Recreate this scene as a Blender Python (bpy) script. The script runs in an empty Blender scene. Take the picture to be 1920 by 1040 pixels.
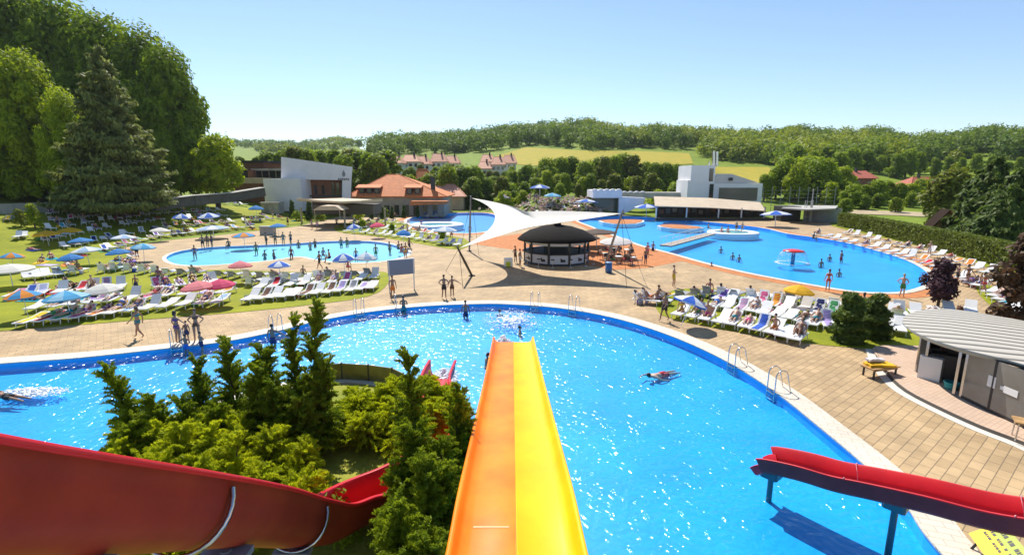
import bpy, bmesh, math, random
import numpy as np
from mathutils import Vector, Matrix
from mathutils.geometry import delaunay_2d_cdt
R = math.radians
S = bpy.context.scene
COL = S.collection
rng = random.Random(7)
# ------------------------------------------------------------------ camera
CAMZ, PITCH, F = 8.5, math.atan(188/950), 950.0
CP, SP = math.cos(PITCH), math.sin(PITCH)
def ray(px, py):
    dx, dy = (px-960)/F, (520-py)/F
    return Vector((dx, CP+SP*dy, -SP+CP*dy))
def G(px, py, z=0.0):
    r = ray(px, py); t = (z-CAMZ)/r.z
    return Vector((r.x*t, r.y*t, z))
def at(px, py, Y):
    r = ray(px, py); t = Y/r.y
    return Vector((r.x*t, Y, CAMZ+r.z*t))
def G2(px, py): 
    g = G(px, py); return (g.x, g.y)
def sstep(a, b, x):
    t = min(1.0, max(0.0, (x-a)/(b-a))); return t*t*(3-2*t)
def lerp_tab(tab, x):
    if x <= tab[0][0]: return tab[0][1]
    for (x0, y0), (x1, y1) in zip(tab, tab[1:]):
        if x <= x1: return y0+(y1-y0)*(x-x0)/(x1-x0)
    return tab[-1][1]
# ------------------------------------------------------------------ terrain height
FOOT = [G2(*p) for p in [(-900, 640), (-300, 530), (0, 490), (150, 478), (300, 452), (420, 440), (560, 424), (640, 405)]]
FOOT += [(-30, 112), (-24, 150)]
def seg_d(p, a, b):
    ax, ay = a; bx, by = b; dx, dy = bx-ax, by-ay
    t = max(0, min(1, ((p[0]-ax)*dx+(p[1]-ay)*dy)/(dx*dx+dy*dy)))
    qx, qy = ax+t*dx, ay+t*dy
    return math.hypot(p[0]-qx, p[1]-qy), (dx*(p[1]-ay)-dy*(p[0]-ax))
def foot_dist(x, y):
    best = (1e9, 0)
    for a, b in zip(FOOT, FOOT[1:]):
        d = seg_d((x, y), a, b)
        if d[0] < best[0]-1e-9: best = d
    return best[0] if best[1] > 0 else -best[0]
CREST = [(-400, 240), (200, 250), (430, 272), (560, 272), (640, 264), (700, 262), (730, 252), (850, 249), (980, 233), (1100, 226), (1140, 236), (1260, 241),
         (1400, 250), (1500, 250), (1560, 258), (1640, 256), (1690, 268), (1760, 268), (1850, 263), (1920, 266), (2400, 270)]
def T(x, y):
    z = 0.0
    if x < 10 and -5 < y < 400:
        d = foot_dist(x, y)
        if d > 0:
            z += 4.2*sstep(0, 34, d)
            if d > 34: z += 26*sstep(34, 110, d)*sstep(-22, -50, x)
    z += 3.6*sstep(108, 124, y)*sstep(-1, 7, x)*sstep(30, 14, x)
    z += 2.0*sstep(95, 150, y)*sstep(20, 45, x)
    if y > 60:
        r = math.hypot(x, y)
        px = 960+F*x/(y*CP)
        dist = 520 if px > 705 else 520+900*sstep(705, 620, px)
        top = CAMZ+(332-lerp_tab(CREST, px))*dist/F*1.0 - 13.5
        s = sstep(0, 1, (r-150)/(dist-150))*0.5+0.5*max(0, min(1, (r-150)/(dist-150)))
        z = z*(1-sstep(150, 260, r))+top*s
        if r > dist: z -= 60*sstep(dist*1.05, dist*2.2, r)
    return z
def GT(px, py, tmax=3000):
    r = ray(px, py); t = 6.0; last = t
    while t < tmax:
        if CAMZ+r.z*t < T(r.x*t, r.y*t):
            a, b = last, t
            for _ in range(14):
                m = (a+b)/2
                if CAMZ+r.z*m < T(r.x*m, r.y*m): b = m
                else: a = m
            return Vector((r.x*b, r.y*b, T(r.x*b, r.y*b)))
        last = t; t += max(0.4, t*0.012)
    return Vector((r.x*tmax, r.y*tmax, 0))
# ------------------------------------------------------------------ materials
MATS = {}
def M(name, rgb, rough=0.6, noise=None, bump=None, metal=0.0, rnd=0.0, spec=0.5, trans=0.0, coat=0.0):
    """noise=(scale, amount, second rgb or None); rnd = per-object brightness change; trans = translucent share (leaves, cloth)"""
    if name in MATS: return MATS[name]
    m = bpy.data.materials.new(name); m.use_nodes = True
    nt = m.node_tree; N = nt.nodes; L = nt.links
    bs = N['Principled BSDF']; out = N['Material Output']
    bs.inputs['Roughness'].default_value = rough; bs.inputs['Metallic'].default_value = metal
    bs.inputs['Specular IOR Level'].default_value = spec; bs.inputs['Coat Weight'].default_value = coat
    bs.inputs['Base Color'].default_value = (*rgb, 1)
    col = None
    if noise or bump:
        tc = N.new('ShaderNodeTexCoord')
    if noise:
        nz = N.new('ShaderNodeTexNoise'); nz.inputs['Scale'].default_value = noise[0]; nz.inputs['Detail'].default_value = 6
        nz.inputs['Roughness'].default_value = 0.62
        L.new(tc.outputs['Object'], nz.inputs['Vector'])
        rp = N.new('ShaderNodeValToRGB'); a = noise[1]
        c2 = noise[2] if len(noise) > 2 and noise[2] else tuple(c*(1-a) for c in rgb)
        c1 = rgb if (len(noise) > 2 and noise[2]) else tuple(min(1, c*(1+a*0.6)) for c in rgb)
        rp.color_ramp.elements[0].position = 0.32; rp.color_ramp.elements[0].color = (*c2, 1)
        rp.color_ramp.elements[1].position = 0.68; rp.color_ramp.elements[1].color = (*c1, 1)
        L.new(nz.outputs['Fac'], rp.inputs['Fac']); col = rp.outputs['Color']
    if rnd:
        oi = N.new('ShaderNodeObjectInfo'); mr = N.new('ShaderNodeMapRange')
        mr.inputs['To Min'].default_value = 1-rnd; mr.inputs['To Max'].default_value = 1+rnd
        L.new(oi.outputs['Random'], mr.inputs['Value'])
        hs = N.new('ShaderNodeHueSaturation'); L.new(mr.outputs['Result'], hs.inputs['Value'])
        if col: L.new(col, hs.inputs['Color'])
        else: hs.inputs['Color'].default_value = (*rgb, 1)
        col = hs.outputs['Color']
    if col: L.new(col, bs.inputs['Base Color'])
    if bump:
        n2 = N.new('ShaderNodeTexNoise'); n2.inputs['Scale'].default_value = bump[0]; n2.inputs['Detail'].default_value = 5
        L.new(tc.outputs['Object'], n2.inputs['Vector'])
        bp = N.new('ShaderNodeBump'); bp.inputs['Strength'].default_value = bump[1]; bp.inputs['Distance'].default_value = bump[2] if len(bump) > 2 else 0.02
        L.new(n2.outputs['Fac'], bp.inputs['Height']); L.new(bp.outputs['Normal'], bs.inputs['Normal'])
    if trans:
        tr = N.new('ShaderNodeBsdfTranslucent'); mx = N.new('ShaderNodeMixShader'); mx.inputs[0].default_value = trans
        if col: L.new(col, tr.inputs['Color'])
        else: tr.inputs['Color'].default_value = (*rgb, 1)
        L.new(bs.outputs[0], mx.inputs[1]); L.new(tr.outputs[0], mx.inputs[2]); L.new(mx.outputs[0], out.inputs[0])
    MATS[name] = m
    return m
# ------------------------------------------------------------------ mesh collector
class MB:
    def __init__(s): s.v = []; s.f = []; s.mi = []; s.sm = []
    def add(s, vs, fs, mi=0, smooth=False):
        o = len(s.v); s.v += [tuple(v) for v in vs]
        for f in fs: s.f.append(tuple(i+o for i in f)); s.mi.append(mi); s.sm.append(smooth)
        return s
    def box(s, c, size, rz=0.0, mi=0, mat=None, bev=0.0):
        hx, hy, hz = size[0]/2, size[1]/2, size[2]/2
        if bev:
            b = min(bev, hx*0.9, hy*0.9); pr = [(-hx+b, -hy), (hx-b, -hy), (hx, -hy+b), (hx, hy-b), (hx-b, hy), (-hx+b, hy), (-hx, hy-b), (-hx, -hy+b)]
        else: pr = [(-hx, -hy), (hx, -hy), (hx, hy), (-hx, hy)]
        n = len(pr); vs = [Vector((x, y, -hz)) for x, y in pr]+[Vector((x, y, hz)) for x, y in pr]
        mt = Matrix.Rotation(rz, 4, 'Z') if mat is None else mat
        vs = [mt @ v + Vector(c) for v in vs]
        fs = [tuple(range(n-1, -1, -1)), tuple(range(n, 2*n))]+[(i, (i+1) % n, n+(i+1) % n, n+i) for i in range(n)]
        return s.add(vs, fs, mi)
    def prism(s, poly, z0, z1, mi=0, mi_top=None):
        n = len(poly)
        vs = [(x, y, z0) for x, y in poly]+[(x, y, z1) for x, y in poly]
        s.add(vs, [tuple(range(n-1, -1, -1))]+[(i, (i+1) % n, n+(i+1) % n, n+i) for i in range(n)], mi)
        return s.add([(x, y, z1) for x, y in poly], [tuple(range(n))], mi if mi_top is None else mi_top) if mi_top is not None else s.add(vs, [tuple(range(n, 2*n))], mi)
    def tube(s, pts, rad, n=8, mi=0, caps=True, smooth=True):
        pts = [Vector(p) for p in pts]; m = len(pts)
        rs = rad if isinstance(rad, (list, tuple)) else [rad]*m
        vs = []; up = None
        for i, p in enumerate(pts):
            d = (pts[min(i+1, m-1)]-pts[max(i-1, 0)]).normalized()
            if up is None: up = Vector((0, 0, 1)) if abs(d.z) < 0.9 else Vector((1, 0, 0))
            u = d.cross(up).normalized(); w = u.cross(d).normalized(); up = w
            for k in range(n):
                a = 2*math.pi*k/n; vs.append(p+(u*math.cos(a)+w*math.sin(a))*rs[i])
        fs = [(i*n+k, i*n+(k+1) % n, (i+1)*n+(k+1) % n, (i+1)*n+k) for i in range(m-1) for k in range(n)]
        s.add(vs, fs, mi, smooth)
        if caps: s.add(vs[:n], [tuple(range(n-1, -1, -1))], mi); s.add(vs[-n:], [tuple(range(n))], mi)
        return s
    def lathe(s, prof, n=20, c=(0, 0, 0), mi=0, smooth=True, sx=1.0, sy=1.0, phase=0.0):
        vs = []
        for r, z in prof:
            for k in range(n):
                a = 2*math.pi*k/n+phase; vs.append((c[0]+r*math.cos(a)*sx, c[1]+r*math.sin(a)*sy, c[2]+z))
        m = len(prof)
        return s.add(vs, [(i*n+k, i*n+(k+1) % n, (i+1)*n+(k+1) % n, (i+1)*n+k) for i in range(m-1) for k in range(n)], mi, smooth)
    def ell(s, c, r, n=10, m=7, mi=0, mat=None):
        vs = []
        for i in range(m+1):
            t = math.pi*i/m
            for k in range(n):
                a = 2*math.pi*k/n; v = Vector((r[0]*math.sin(t)*math.cos(a), r[1]*math.sin(t)*math.sin(a), -r[2]*math.cos(t)))
                if mat is not None: v = mat @ v
                vs.append(v+Vector(c))
        return s.add(vs, [(i*n+k, i*n+(k+1) % n, (i+1)*n+(k+1) % n, (i+1)*n+k) for i in range(m) for k in range(n)], mi, True)
    def build(s, name, mats, parent=None, loc=None, rz=0.0):
        me = bpy.data.meshes.new(name); me.from_pydata(s.v, [], s.f)
        for m in (mats if isinstance(mats, (list, tuple)) else [mats]): me.materials.append(m)
        me.polygons.foreach_set('material_index', s.mi); me.polygons.foreach_set('use_smooth', s.sm)
        me.validate(); me.update()
        return link(name, me, parent, loc, rz)
def link(name, me, parent=None, loc=None, rz=0.0):
    o = bpy.data.objects.new(name, me); COL.objects.link(o)
    if parent is not None: o.parent = parent
    if loc is not None: o.location = loc
    if rz: o.rotation_euler[2] = rz
    return o
def np_mesh(name, V, Q, mats, midx=None, parent=None, smooth=False):
    me = bpy.data.meshes.new(name); k = Q.shape[1]
    me.vertices.add(len(V)); me.vertices.foreach_set('co', V.astype(np.float32).ravel())
    me.loops.add(Q.size); me.loops.foreach_set('vertex_index', Q.astype(np.int32).ravel())
    me.polygons.add(len(Q)); me.polygons.foreach_set('loop_start', np.arange(0, Q.size, k, dtype=np.int32))
    for m in (mats if isinstance(mats, (list, tuple)) else [mats]): me.materials.append(m)
    if midx is not None: me.polygons.foreach_set('material_index', midx.astype(np.int32))
    if smooth: me.polygons.foreach_set('use_smooth', np.ones(len(Q), dtype=bool))
    me.update(calc_edges=True); me.validate()
    return me
def tag(o, label=None, cat=None, group=None, kind=None):
    if label: o['label'] = label
    if cat: o['category'] = cat
    if group: o['group'] = group
    if kind: o['kind'] = kind
    return o
def empty(name, loc=(0, 0, 0), rz=0.0, label=None, cat=None, group=None):
    o = bpy.data.objects.new(name, None); COL.objects.link(o); o.location = loc; o.rotation_euler[2] = rz
    o.empty_display_size = 0.3
    return tag(o, label, cat, group)
KIDS = {}
def kids(o):
    return [c for c in COL.objects if c.parent == o] if o.name not in KIDS else KIDS[o.name]
def freeze(o):          # remember the children once, so that copying stays fast
    KIDS[o.name] = [c for c in COL.objects if c.parent == o]
    for c in KIDS[o.name]: freeze(c)
    return o
def copy_tree(o, loc=None, rz=None, label=None, group=None, parent=None):
    c = o.copy(); COL.objects.link(c)
    if parent is not None: c.parent = parent
    if loc is not None: c.location = loc
    if rz is not None: c.rotation_euler[2] = rz
    if label: c['label'] = label
    if group: c['group'] = group
    for ch in kids(o): copy_tree(ch, parent=c)
    return c
def set_mat(o, m, slot=0):
    o.material_slots[slot].link = 'OBJECT'; o.material_slots[slot].material = m
def text_mesh(txt, size, m, parent, loc, rot, name='lettering', ext=0.01):
    cu = bpy.data.curves.new('t', 'FONT'); cu.body = txt; cu.size = size; cu.extrude = ext; cu.align_x = 'CENTER'; cu.align_y = 'CENTER'
    o = bpy.data.objects.new('t', cu); COL.objects.link(o)
    dg = bpy.context.evaluated_depsgraph_get(); me = bpy.data.meshes.new_from_object(o.evaluated_get(dg))
    bpy.data.objects.remove(o); bpy.data.curves.remove(cu)
    me.materials.clear(); me.materials.append(m)
    q = link(name, me, parent, loc); q.rotation_euler = rot
    return q
# ------------------------------------------------------------------ plan polygons
def smooth_loop(pts, n=3, closed=True):
    pts = [Vector((p[0], p[1])) for p in pts]; out = []
    m = len(pts)
    for i in range(m if closed else m-1):
        p0 = pts[(i-1) % m] if closed or i > 0 else pts[0]; p1 = pts[i]; p2 = pts[(i+1) % m]
        p3 = pts[(i+2) % m] if closed or i+2 < m else pts[-1]
        for k in range(n):
            t = k/n
            q = 0.5*((2*p1)+(p2-p0)*t+(2*p0-5*p1+4*p2-p3)*t*t+(3*p1-p0-3*p2+p3)*t**3)
            out.append((q.x, q.y))
    if not closed: out.append((pts[-1].x, pts[-1].y))
    return out
def area(poly): return 0.5*sum(a[0]*b[1]-b[0]*a[1] for a, b in zip(poly, poly[1:]+poly[:1]))
def ccw(poly): return poly if area(poly) > 0 else poly[::-1]
def offset(poly, d):           # positive = outwards for a ccw loop
    n = len(poly); out = []
    for i in range(n):
        a, b, c = Vector(poly[i-1]), Vector(poly[i]), Vector(poly[(i+1) % n])
        e1 = (b-a); e2 = (c-b)
        n1 = Vector((e1.y, -e1.x)); n2 = Vector((e2.y, -e2.x))
        if n1.length: n1.normalize()
        if n2.length: n2.normalize()
        nn = n1+n2
        if nn.length < 1e-6: nn = n1
        nn.normalize(); k = max(0.5, nn.dot(n1) if n1.length else 1)
        q = b+nn*(d/k); out.append((q.x, q.y))
    return out
def inside(p, poly):
    x, y = p; c = False; n = len(poly); j = n-1
    for i in range(n):
        xi, yi = poly[i]; xj, yj = poly[j]
        if (yi > y) != (yj > y) and x < (xj-xi)*(y-yi)/(yj-yi)+xi: c = not c
        j = i
    return c
def sheet(name, outer, holes=(), zf=None, dz=0.0, grid=None, mats=None, kind='structure', extra=()):
    """a triangulated sheet with holes that follows the terrain"""
    vs = []; es = []
    for lp in [outer]+list(holes):
        o = len(vs); vs += [Vector(p) for p in lp]; es += [(o+i, o+(i+1) % len(lp)) for i in range(len(lp))]
    if grid:
        xs = [p[0] for p in outer]; ys = [p[1] for p in outer]
        x = min(xs)
        while x < max(xs):
            y = min(ys)
            while y < max(ys):
                p = (x+0.13*grid*math.sin(y*7.1), y+0.13*grid*math.sin(x*5.3))
                if inside(p, outer) and not any(inside(p, h) for h in holes): vs.append(Vector(p))
                y += grid
            x += grid
    for p in extra:
        if inside(p, outer) and not any(inside(p, h) for h in holes): vs.append(Vector(p))
    V, E, Fc, *_ = delaunay_2d_cdt(vs, es, [], 0, 1e-4)
    V = [(v.x, v.y) for v in V]; keep = []
    for f in Fc:
        c = (sum(V[i][0] for i in f)/len(f), sum(V[i][1] for i in f)/len(f))
        if inside(c, outer) and not any(inside(c, h) for h in holes):
            keep.append(tuple(f) if area([V[i] for i in f]) > 0 else tuple(f)[::-1])
    mb = MB(); mb.add([(x, y, (zf(x, y) if zf else 0)+dz) for x, y in V], keep, 0, True)
    o = mb.build(name, mats)
    if kind: o['kind'] = kind
    return o
# ================================================================== camera, sky, sun
cam = bpy.data.objects.new('camera', bpy.data.cameras.new('camera')); COL.objects.link(cam)
cam.location = (0, 0, CAMZ); cam.rotation_euler = (math.pi/2-PITCH, 0, 0)
cam.data.sensor_width = 36; cam.data.lens = F/1920*36; cam.data.clip_end = 9000; cam.data.clip_start = 0.05
S.camera = cam
SUN_EL, SUN_AZ = R(50), R(-17)        # azimuth from +Y towards +X
sd = Vector((math.sin(SUN_AZ)*math.cos(SUN_EL), math.cos(SUN_AZ)*math.cos(SUN_EL), math.sin(SUN_EL)))
sun = bpy.data.objects.new('sun', bpy.data.lights.new('sun', 'SUN')); COL.objects.link(sun)
sun.data.energy = 5.0; sun.data.angle = R(0.5); sun.data.color = (1, 0.95, 0.86)
sun.rotation_euler = (-sd).to_track_quat('-Z', 'Y').to_euler()
W = bpy.data.worlds.new('World'); S.world = W; W.use_nodes = True
wn = W.node_tree; bg = wn.nodes['Background']; bg.inputs['Strength'].default_value = 0.115
sk = wn.nodes.new('ShaderNodeTexSky'); sk.sky_type = 'NISHITA'; sk.sun_disc = False
sk.sun_elevation = SUN_EL; sk.sun_rotation = SUN_AZ; sk.altitude = 1200; sk.air_density = 1.1; sk.dust_density = 0.3; sk.ozone_density = 3.2
wn.links.new(sk.outputs[0], bg.inputs['Color'])
S.view_settings.view_transform = 'Standard'; S.view_settings.look = 'None'; S.view_settings.gamma = 1; S.view_settings.exposure = 0.47
S.cycles.max_bounces = 7; S.cycles.transparent_max_bounces = 10; S.cycles.caustics_reflective = False; S.cycles.caustics_refractive = False
S.cycles.use_denoising = True
# ================================================================== materials of the setting
def brick_mat(name, c1, c2, mortar, w, h, rot, msize=0.012, dirt=0.34, rough=0.8):
    m = M(name, c1, rough); nt = m.node_tree; N = nt.nodes; L = nt.links; bs = N['Principled BSDF']
    tc = N.new('ShaderNodeTexCoord'); mp = N.new('ShaderNodeMapping'); mp.inputs['Rotation'].default_value = (0, 0, rot)
    L.new(tc.outputs['Object'], mp.inputs['Vector'])
    b = N.new('ShaderNodeTexBrick'); b.inputs['Scale'].default_value = 1.0; b.inputs['Brick Width'].default_value = w; b.inputs['Row Height'].default_value = h
    b.inputs['Mortar Size'].default_value = msize; b.inputs['Color1'].default_value = (*c1, 1); b.inputs['Color2'].default_value = (*c2, 1); b.inputs['Mortar'].default_value = (*mortar, 1)
    b.inputs['Bias'].default_value = -0.1; b.offset = 0.5
    L.new(mp.outputs[0], b.inputs['Vector'])
    nz = N.new('ShaderNodeTexNoise'); nz.inputs['Scale'].default_value = 0.4; nz.inputs['Detail'].default_value = 9; nz.inputs['Roughness'].default_value = 0.7
    L.new(tc.outputs['Object'], nz.inputs['Vector'])
    mr = N.new('ShaderNodeMapRange'); mr.inputs['From Min'].default_value = 0.35; mr.inputs['From Max'].default_value = 0.65
    mr.inputs['To Min'].default_value = 1-dirt; mr.inputs['To Max'].default_value = 1.05
    L.new(nz.outputs['Fac'], mr.inputs['Value'])
    hs = N.new('ShaderNodeHueSaturation'); L.new(mr.outputs[0], hs.inputs['Value']); L.new(b.outputs['Color'], hs.inputs['Color'])
    L.new(hs.outputs[0], bs.inputs['Base Color'])
    bp = N.new('ShaderNodeBump'); bp.inputs['Strength'].default_value = 0.4; bp.inputs['Distance'].default_value = 0.01; bp.invert = True
    L.new(b.outputs['Fac'], bp.inputs['Height']); L.new(bp.outputs[0], bs.inputs['Normal'])
    return m
m_pave = brick_mat('paving', (0.53, 0.365, 0.19), (0.43, 0.29, 0.145), (0.22, 0.155, 0.085), 0.62, 0.31, R(-38))
m_orange = M('orange_rubber', (0.52, 0.20, 0.07), 0.85, (1.5, 0.25), spec=.2)
m_coping = brick_mat('coping_stone', (0.70, 0.61, 0.49), (0.64, 0.55, 0.44), (0.45, 0.38, 0.30), 0.5, 0.25, R(20), 0.01, 0.12, 0.6)
def grass_mat(name, a, b, c):
    m = M(name, a, 0.85, spec=0.15); nt = m.node_tree; N = nt.nodes; L = nt.links; bs = N['Principled BSDF']
    tc = N.new('ShaderNodeTexCoord')
    n1 = N.new('ShaderNodeTexNoise'); n1.inputs['Scale'].default_value = 0.25; n1.inputs['Detail'].default_value = 8; n1.inputs['Roughness'].default_value = 0.7
    n2 = N.new('ShaderNodeTexNoise'); n2.inputs['Scale'].default_value = 9.0; n2.inputs['Detail'].default_value = 4
    for n in (n1, n2): L.new(tc.outputs['Object'], n.inputs['Vector'])
    r1 = N.new('ShaderNodeValToRGB'); e = r1.color_ramp.elements; e[0].position = .34; e[0].color = (*b, 1); e[1].position = .62; e[1].color = (*a, 1)
    e.new(0.74).color = (*c, 1)
    L.new(n1.outputs['Fac'], r1.inputs['Fac'])
    mr = N.new('ShaderNodeMapRange'); mr.inputs['To Min'].default_value = 0.6; mr.inputs['To Max'].default_value = 1.4
    L.new(n2.outputs['Fac'], mr.inputs['Value'])
    hs = N.new('ShaderNodeHueSaturation'); L.new(mr.outputs[0], hs.inputs['Value']); L.new(r1.outputs[0], hs.inputs['Color']); L.new(hs.outputs[0], bs.inputs['Base Color'])
    bp = N.new('ShaderNodeBump'); bp.inputs['Strength'].default_value = 0.6; bp.inputs['Distance'].default_value = 0.04
    L.new(n2.outputs['Fac'], bp.inputs['Height']); L.new(bp.outputs[0], bs.inputs['Normal'])
    return m
m_grass = grass_mat('lawn_grass', (0.29, 0.30, 0.012), (0.17, 0.20, 0.012), (0.36, 0.32, 0.03))
m_field = grass_mat('meadow_grass', (0.20, 0.27, 0.02), (0.12, 0.17, 0.015), (0.26, 0.26, 0.03))
m_crop = grass_mat('crop_field', (0.40, 0.31, 0.03), (0.30, 0.28, 0.03), (0.45, 0.36, 0.06))
m_dry = grass_mat('dry_grass', (0.36, 0.34, 0.05), (0.16, 0.2, 0.02), (0.5, 0.42, 0.1))
def tile_mat(name, c, scale=0.0):
    m = M(name, c, 0.4); nt = m.node_tree; N = nt.nodes; L = nt.links; bs = N['Principled BSDF']
    tc = N.new('ShaderNodeTexCoord'); nz = N.new('ShaderNodeTexNoise'); nz.inputs['Scale'].default_value = 0.35; nz.inputs['Detail'].default_value = 5
    L.new(tc.outputs['Object'], nz.inputs['Vector'])
    rp = N.new('ShaderNodeValToRGB'); rp.color_ramp.elements[0].position = .3; rp.color_ramp.elements[1].position = .7
    rp.color_ramp.elements[0].color = (c[0]*.8, c[1]*.86, c[2]*.92, 1); rp.color_ramp.elements[1].color = (c[0]*1.1, c[1]*1.08, c[2]*1.04, 1)
    L.new(nz.outputs['Fac'], rp.inputs['Fac']); L.new(rp.outputs[0], bs.inputs['Base Color'])
    return m
m_floor = tile_mat('pool_floor_tiles', (0.003, 0.37, 0.86))
m_floor2 = tile_mat('pool_floor_tiles_deep', (0.003, 0.27, 0.74))
m_wall = tile_mat('pool_wall_tiles', (0.02, 0.45, 0.90))
m_kfloor = tile_mat('shallow_pool_floor', (0.16, 0.56, 0.76))
def water_mat(name, scale, strength, dist, tint, rough=0.03):
    m = bpy.data.materials.new(name); m.use_nodes = True; nt = m.node_tree; N = nt.nodes; L = nt.links
    N.remove(N['Principled BSDF']); out = N['Material Output']
    tc = N.new('ShaderNodeTexCoord')
    n0 = N.new('ShaderNodeTexNoise'); n0.inputs['Scale'].default_value = scale*0.16; n0.inputs['Detail'].default_value = 2
    n1 = N.new('ShaderNodeTexNoise'); n1.inputs['Scale'].default_value = scale; n1.inputs['Detail'].default_value = 1.2; n1.inputs['Distortion'].default_value = 1.6
    n1.inputs['Roughness'].default_value = 0.45
    for n in (n0, n1): L.new(tc.outputs['Object'], n.inputs['Vector'])
    mr = N.new('ShaderNodeMapRange'); mr.inputs['From Min'].default_value = .3; mr.inputs['From Max'].default_value = .65; mr.inputs['To Min'].default_value = .35; mr.inputs['To Max'].default_value = 1.0
    L.new(n0.outputs['Fac'], mr.inputs['Value'])
    mu = N.new('ShaderNodeMath'); mu.operation = 'MULTIPLY'; L.new(n1.outputs['Fac'], mu.inputs[0]); L.new(mr.outputs[0], mu.inputs[1])
    bp = N.new('ShaderNodeBump'); bp.inputs['Strength'].default_value = strength; bp.inputs['Distance'].default_value = dist
    L.new(mu.outputs[0], bp.inputs['Height'])
    fr = N.new('ShaderNodeFresnel'); fr.inputs['IOR'].default_value = 1.33; L.new(bp.outputs[0], fr.inputs['Normal'])
    gl = N.new('ShaderNodeBsdfGlossy'); gl.inputs['Roughness'].default_value = rough; L.new(bp.outputs[0], gl.inputs['Normal'])
    tr = N.new('ShaderNodeBsdfTransparent'); tr.inputs['Color'].default_value = (*tint, 1)
    lim = N.new('ShaderNodeMath'); lim.operation = 'MINIMUM'; lim.inputs[1].default_value = 0.13; L.new(fr.outputs[0], lim.inputs[0])
    mx = N.new('ShaderNodeMixShader'); L.new(lim.outputs[0], mx.inputs[0]); L.new(tr.outputs[0], mx.inputs[1]); L.new(gl.outputs[0], mx.inputs[2])
    L.new(mx.outputs[0], out.inputs[0]); return m
m_water = water_mat('pool_water', 2.1, 1.0, 0.15, (0.80, 0.98, 1.0), 0.19)
m_water2 = water_mat('calm_pool_water', 2.0, 1.0, 0.05, (0.82, 0.98, 1.0), 0.22)
# ================================================================== pools
def px_loop(pts, n=3): return ccw(smooth_loop([G2(*p) for p in pts], n))
main_far = [(-330, 708), (0, 682), (150, 671), (300, 655), (420, 641), (520, 621), (600, 601), (700, 584), (800, 574), (900, 570), (960, 571), (1050, 578), (1150, 596), (1250, 627),
            (1350, 671), (1450, 732), (1540, 803), (1620, 870), (1700, 948), (1760, 1030)]
main_pts = [G2(*p) for p in main_far]+[(9.3, 6.0), (7.5, 2.6), (2, 1.2), (-1.5, 2.2), (-1.9, 8), (-1.7, 15)]
main_pts += [G2(*p) for p in [(880, 762), (810, 742), (765, 722), (690, 704), (600, 706), (520, 722), (420, 748), (330, 778), (240, 822), (150, 862), (0, 905)]]
main_pts += [(-19, 11.5), (-28, 12), (-33, 15)]
POOL_MAIN = ccw(smooth_loop(main_pts, 4))
POOL_KID = px_loop([(311, 482), (340, 470), (400, 463), (470, 460), (540, 457), (620, 452), (690, 452), (735, 458), (766, 470), (760, 480), (725, 489), (660, 493), (600, 488), (560, 481), (510, 488), (440, 494), (370, 498), (325, 494)])
POOL_FAR = px_loop([(762, 413), (800, 403), (870, 399), (915, 400), (938, 409), (930, 428), (890, 437), (840, 436), (788, 428)])
POOL_BIG = px_loop([(1085, 411), (1165, 405), (1300, 414), (1420, 426), (1475, 438), (1540, 447), (1590, 456), (1640, 469), (1700, 488), (1738, 510), (1742, 530), (1700, 546), (1650, 549), (1590, 545), (1500, 530),
                    (1400, 511), (1320, 492), (1260, 475), (1205, 461), (1160, 444), (1110, 425)])
def pool(loop, depth, level, floor, wmat, cop_w, cop_z, cop_m=None, deep=None):
    n = len(loop); mb = MB()
    mb.add([(x, y, 0.02) for x, y in loop]+[(x, y, -depth) for x, y in loop], [(i, n+i, n+(i+1) % n, (i+1) % n) for i in range(n)], 1)
    b = mb.build('pool_basin', [floor, m_wall]); b['kind'] = 'structure'
    sheet('pool_floor', loop, dz=-depth, mats=floor)
    w = sheet('water', offset(loop, -0.004), dz=level, mats=wmat)
    if cop_w:
        i0, i1, i2 = offset(loop, 0.0), offset(loop, cop_w), offset(loop, cop_w*0.5)
        mb = MB(); i9 = offset(loop, -0.05)
        vs = [(x, y, 0.0) for x, y in i9]+[(x, y, cop_z) for x, y in i9]+[(x, y, cop_z+0.008) for x, y in i2]+[(x, y, cop_z) for x, y in i1]+[(x, y, -0.03) for x, y in i1]+[(x, y, 0.0) for x, y in i0]
        mb.add(vs, [(k*n+i, k*n+(i+1) % n, (k+1)*n+(i+1) % n, (k+1)*n+i)[::-1] for k in range(4) for i in range(n)]+[(5*n+i, 5*n+(i+1) % n, (i+1) % n, i)[::-1] for i in range(n)], 0)
        c = mb.build('pool_coping', cop_m or m_coping); c['kind'] = 'structure'
pool(POOL_MAIN, 0.42, -0.14, m_floor, m_water, 0.85, 0.05)
pool(POOL_KID, 0.28, -0.03, m_kfloor, m_water2, 0.35, 0.02)
pool(POOL_FAR, 0.6, -0.10, m_floor2, m_water2, 0.5, 0.05)
pool(POOL_BIG, 0.6, -0.10, m_floor, m_water2, 0.5, 0.05)
POOLS = [POOL_MAIN, POOL_KID, POOL_FAR, POOL_BIG]
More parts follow.
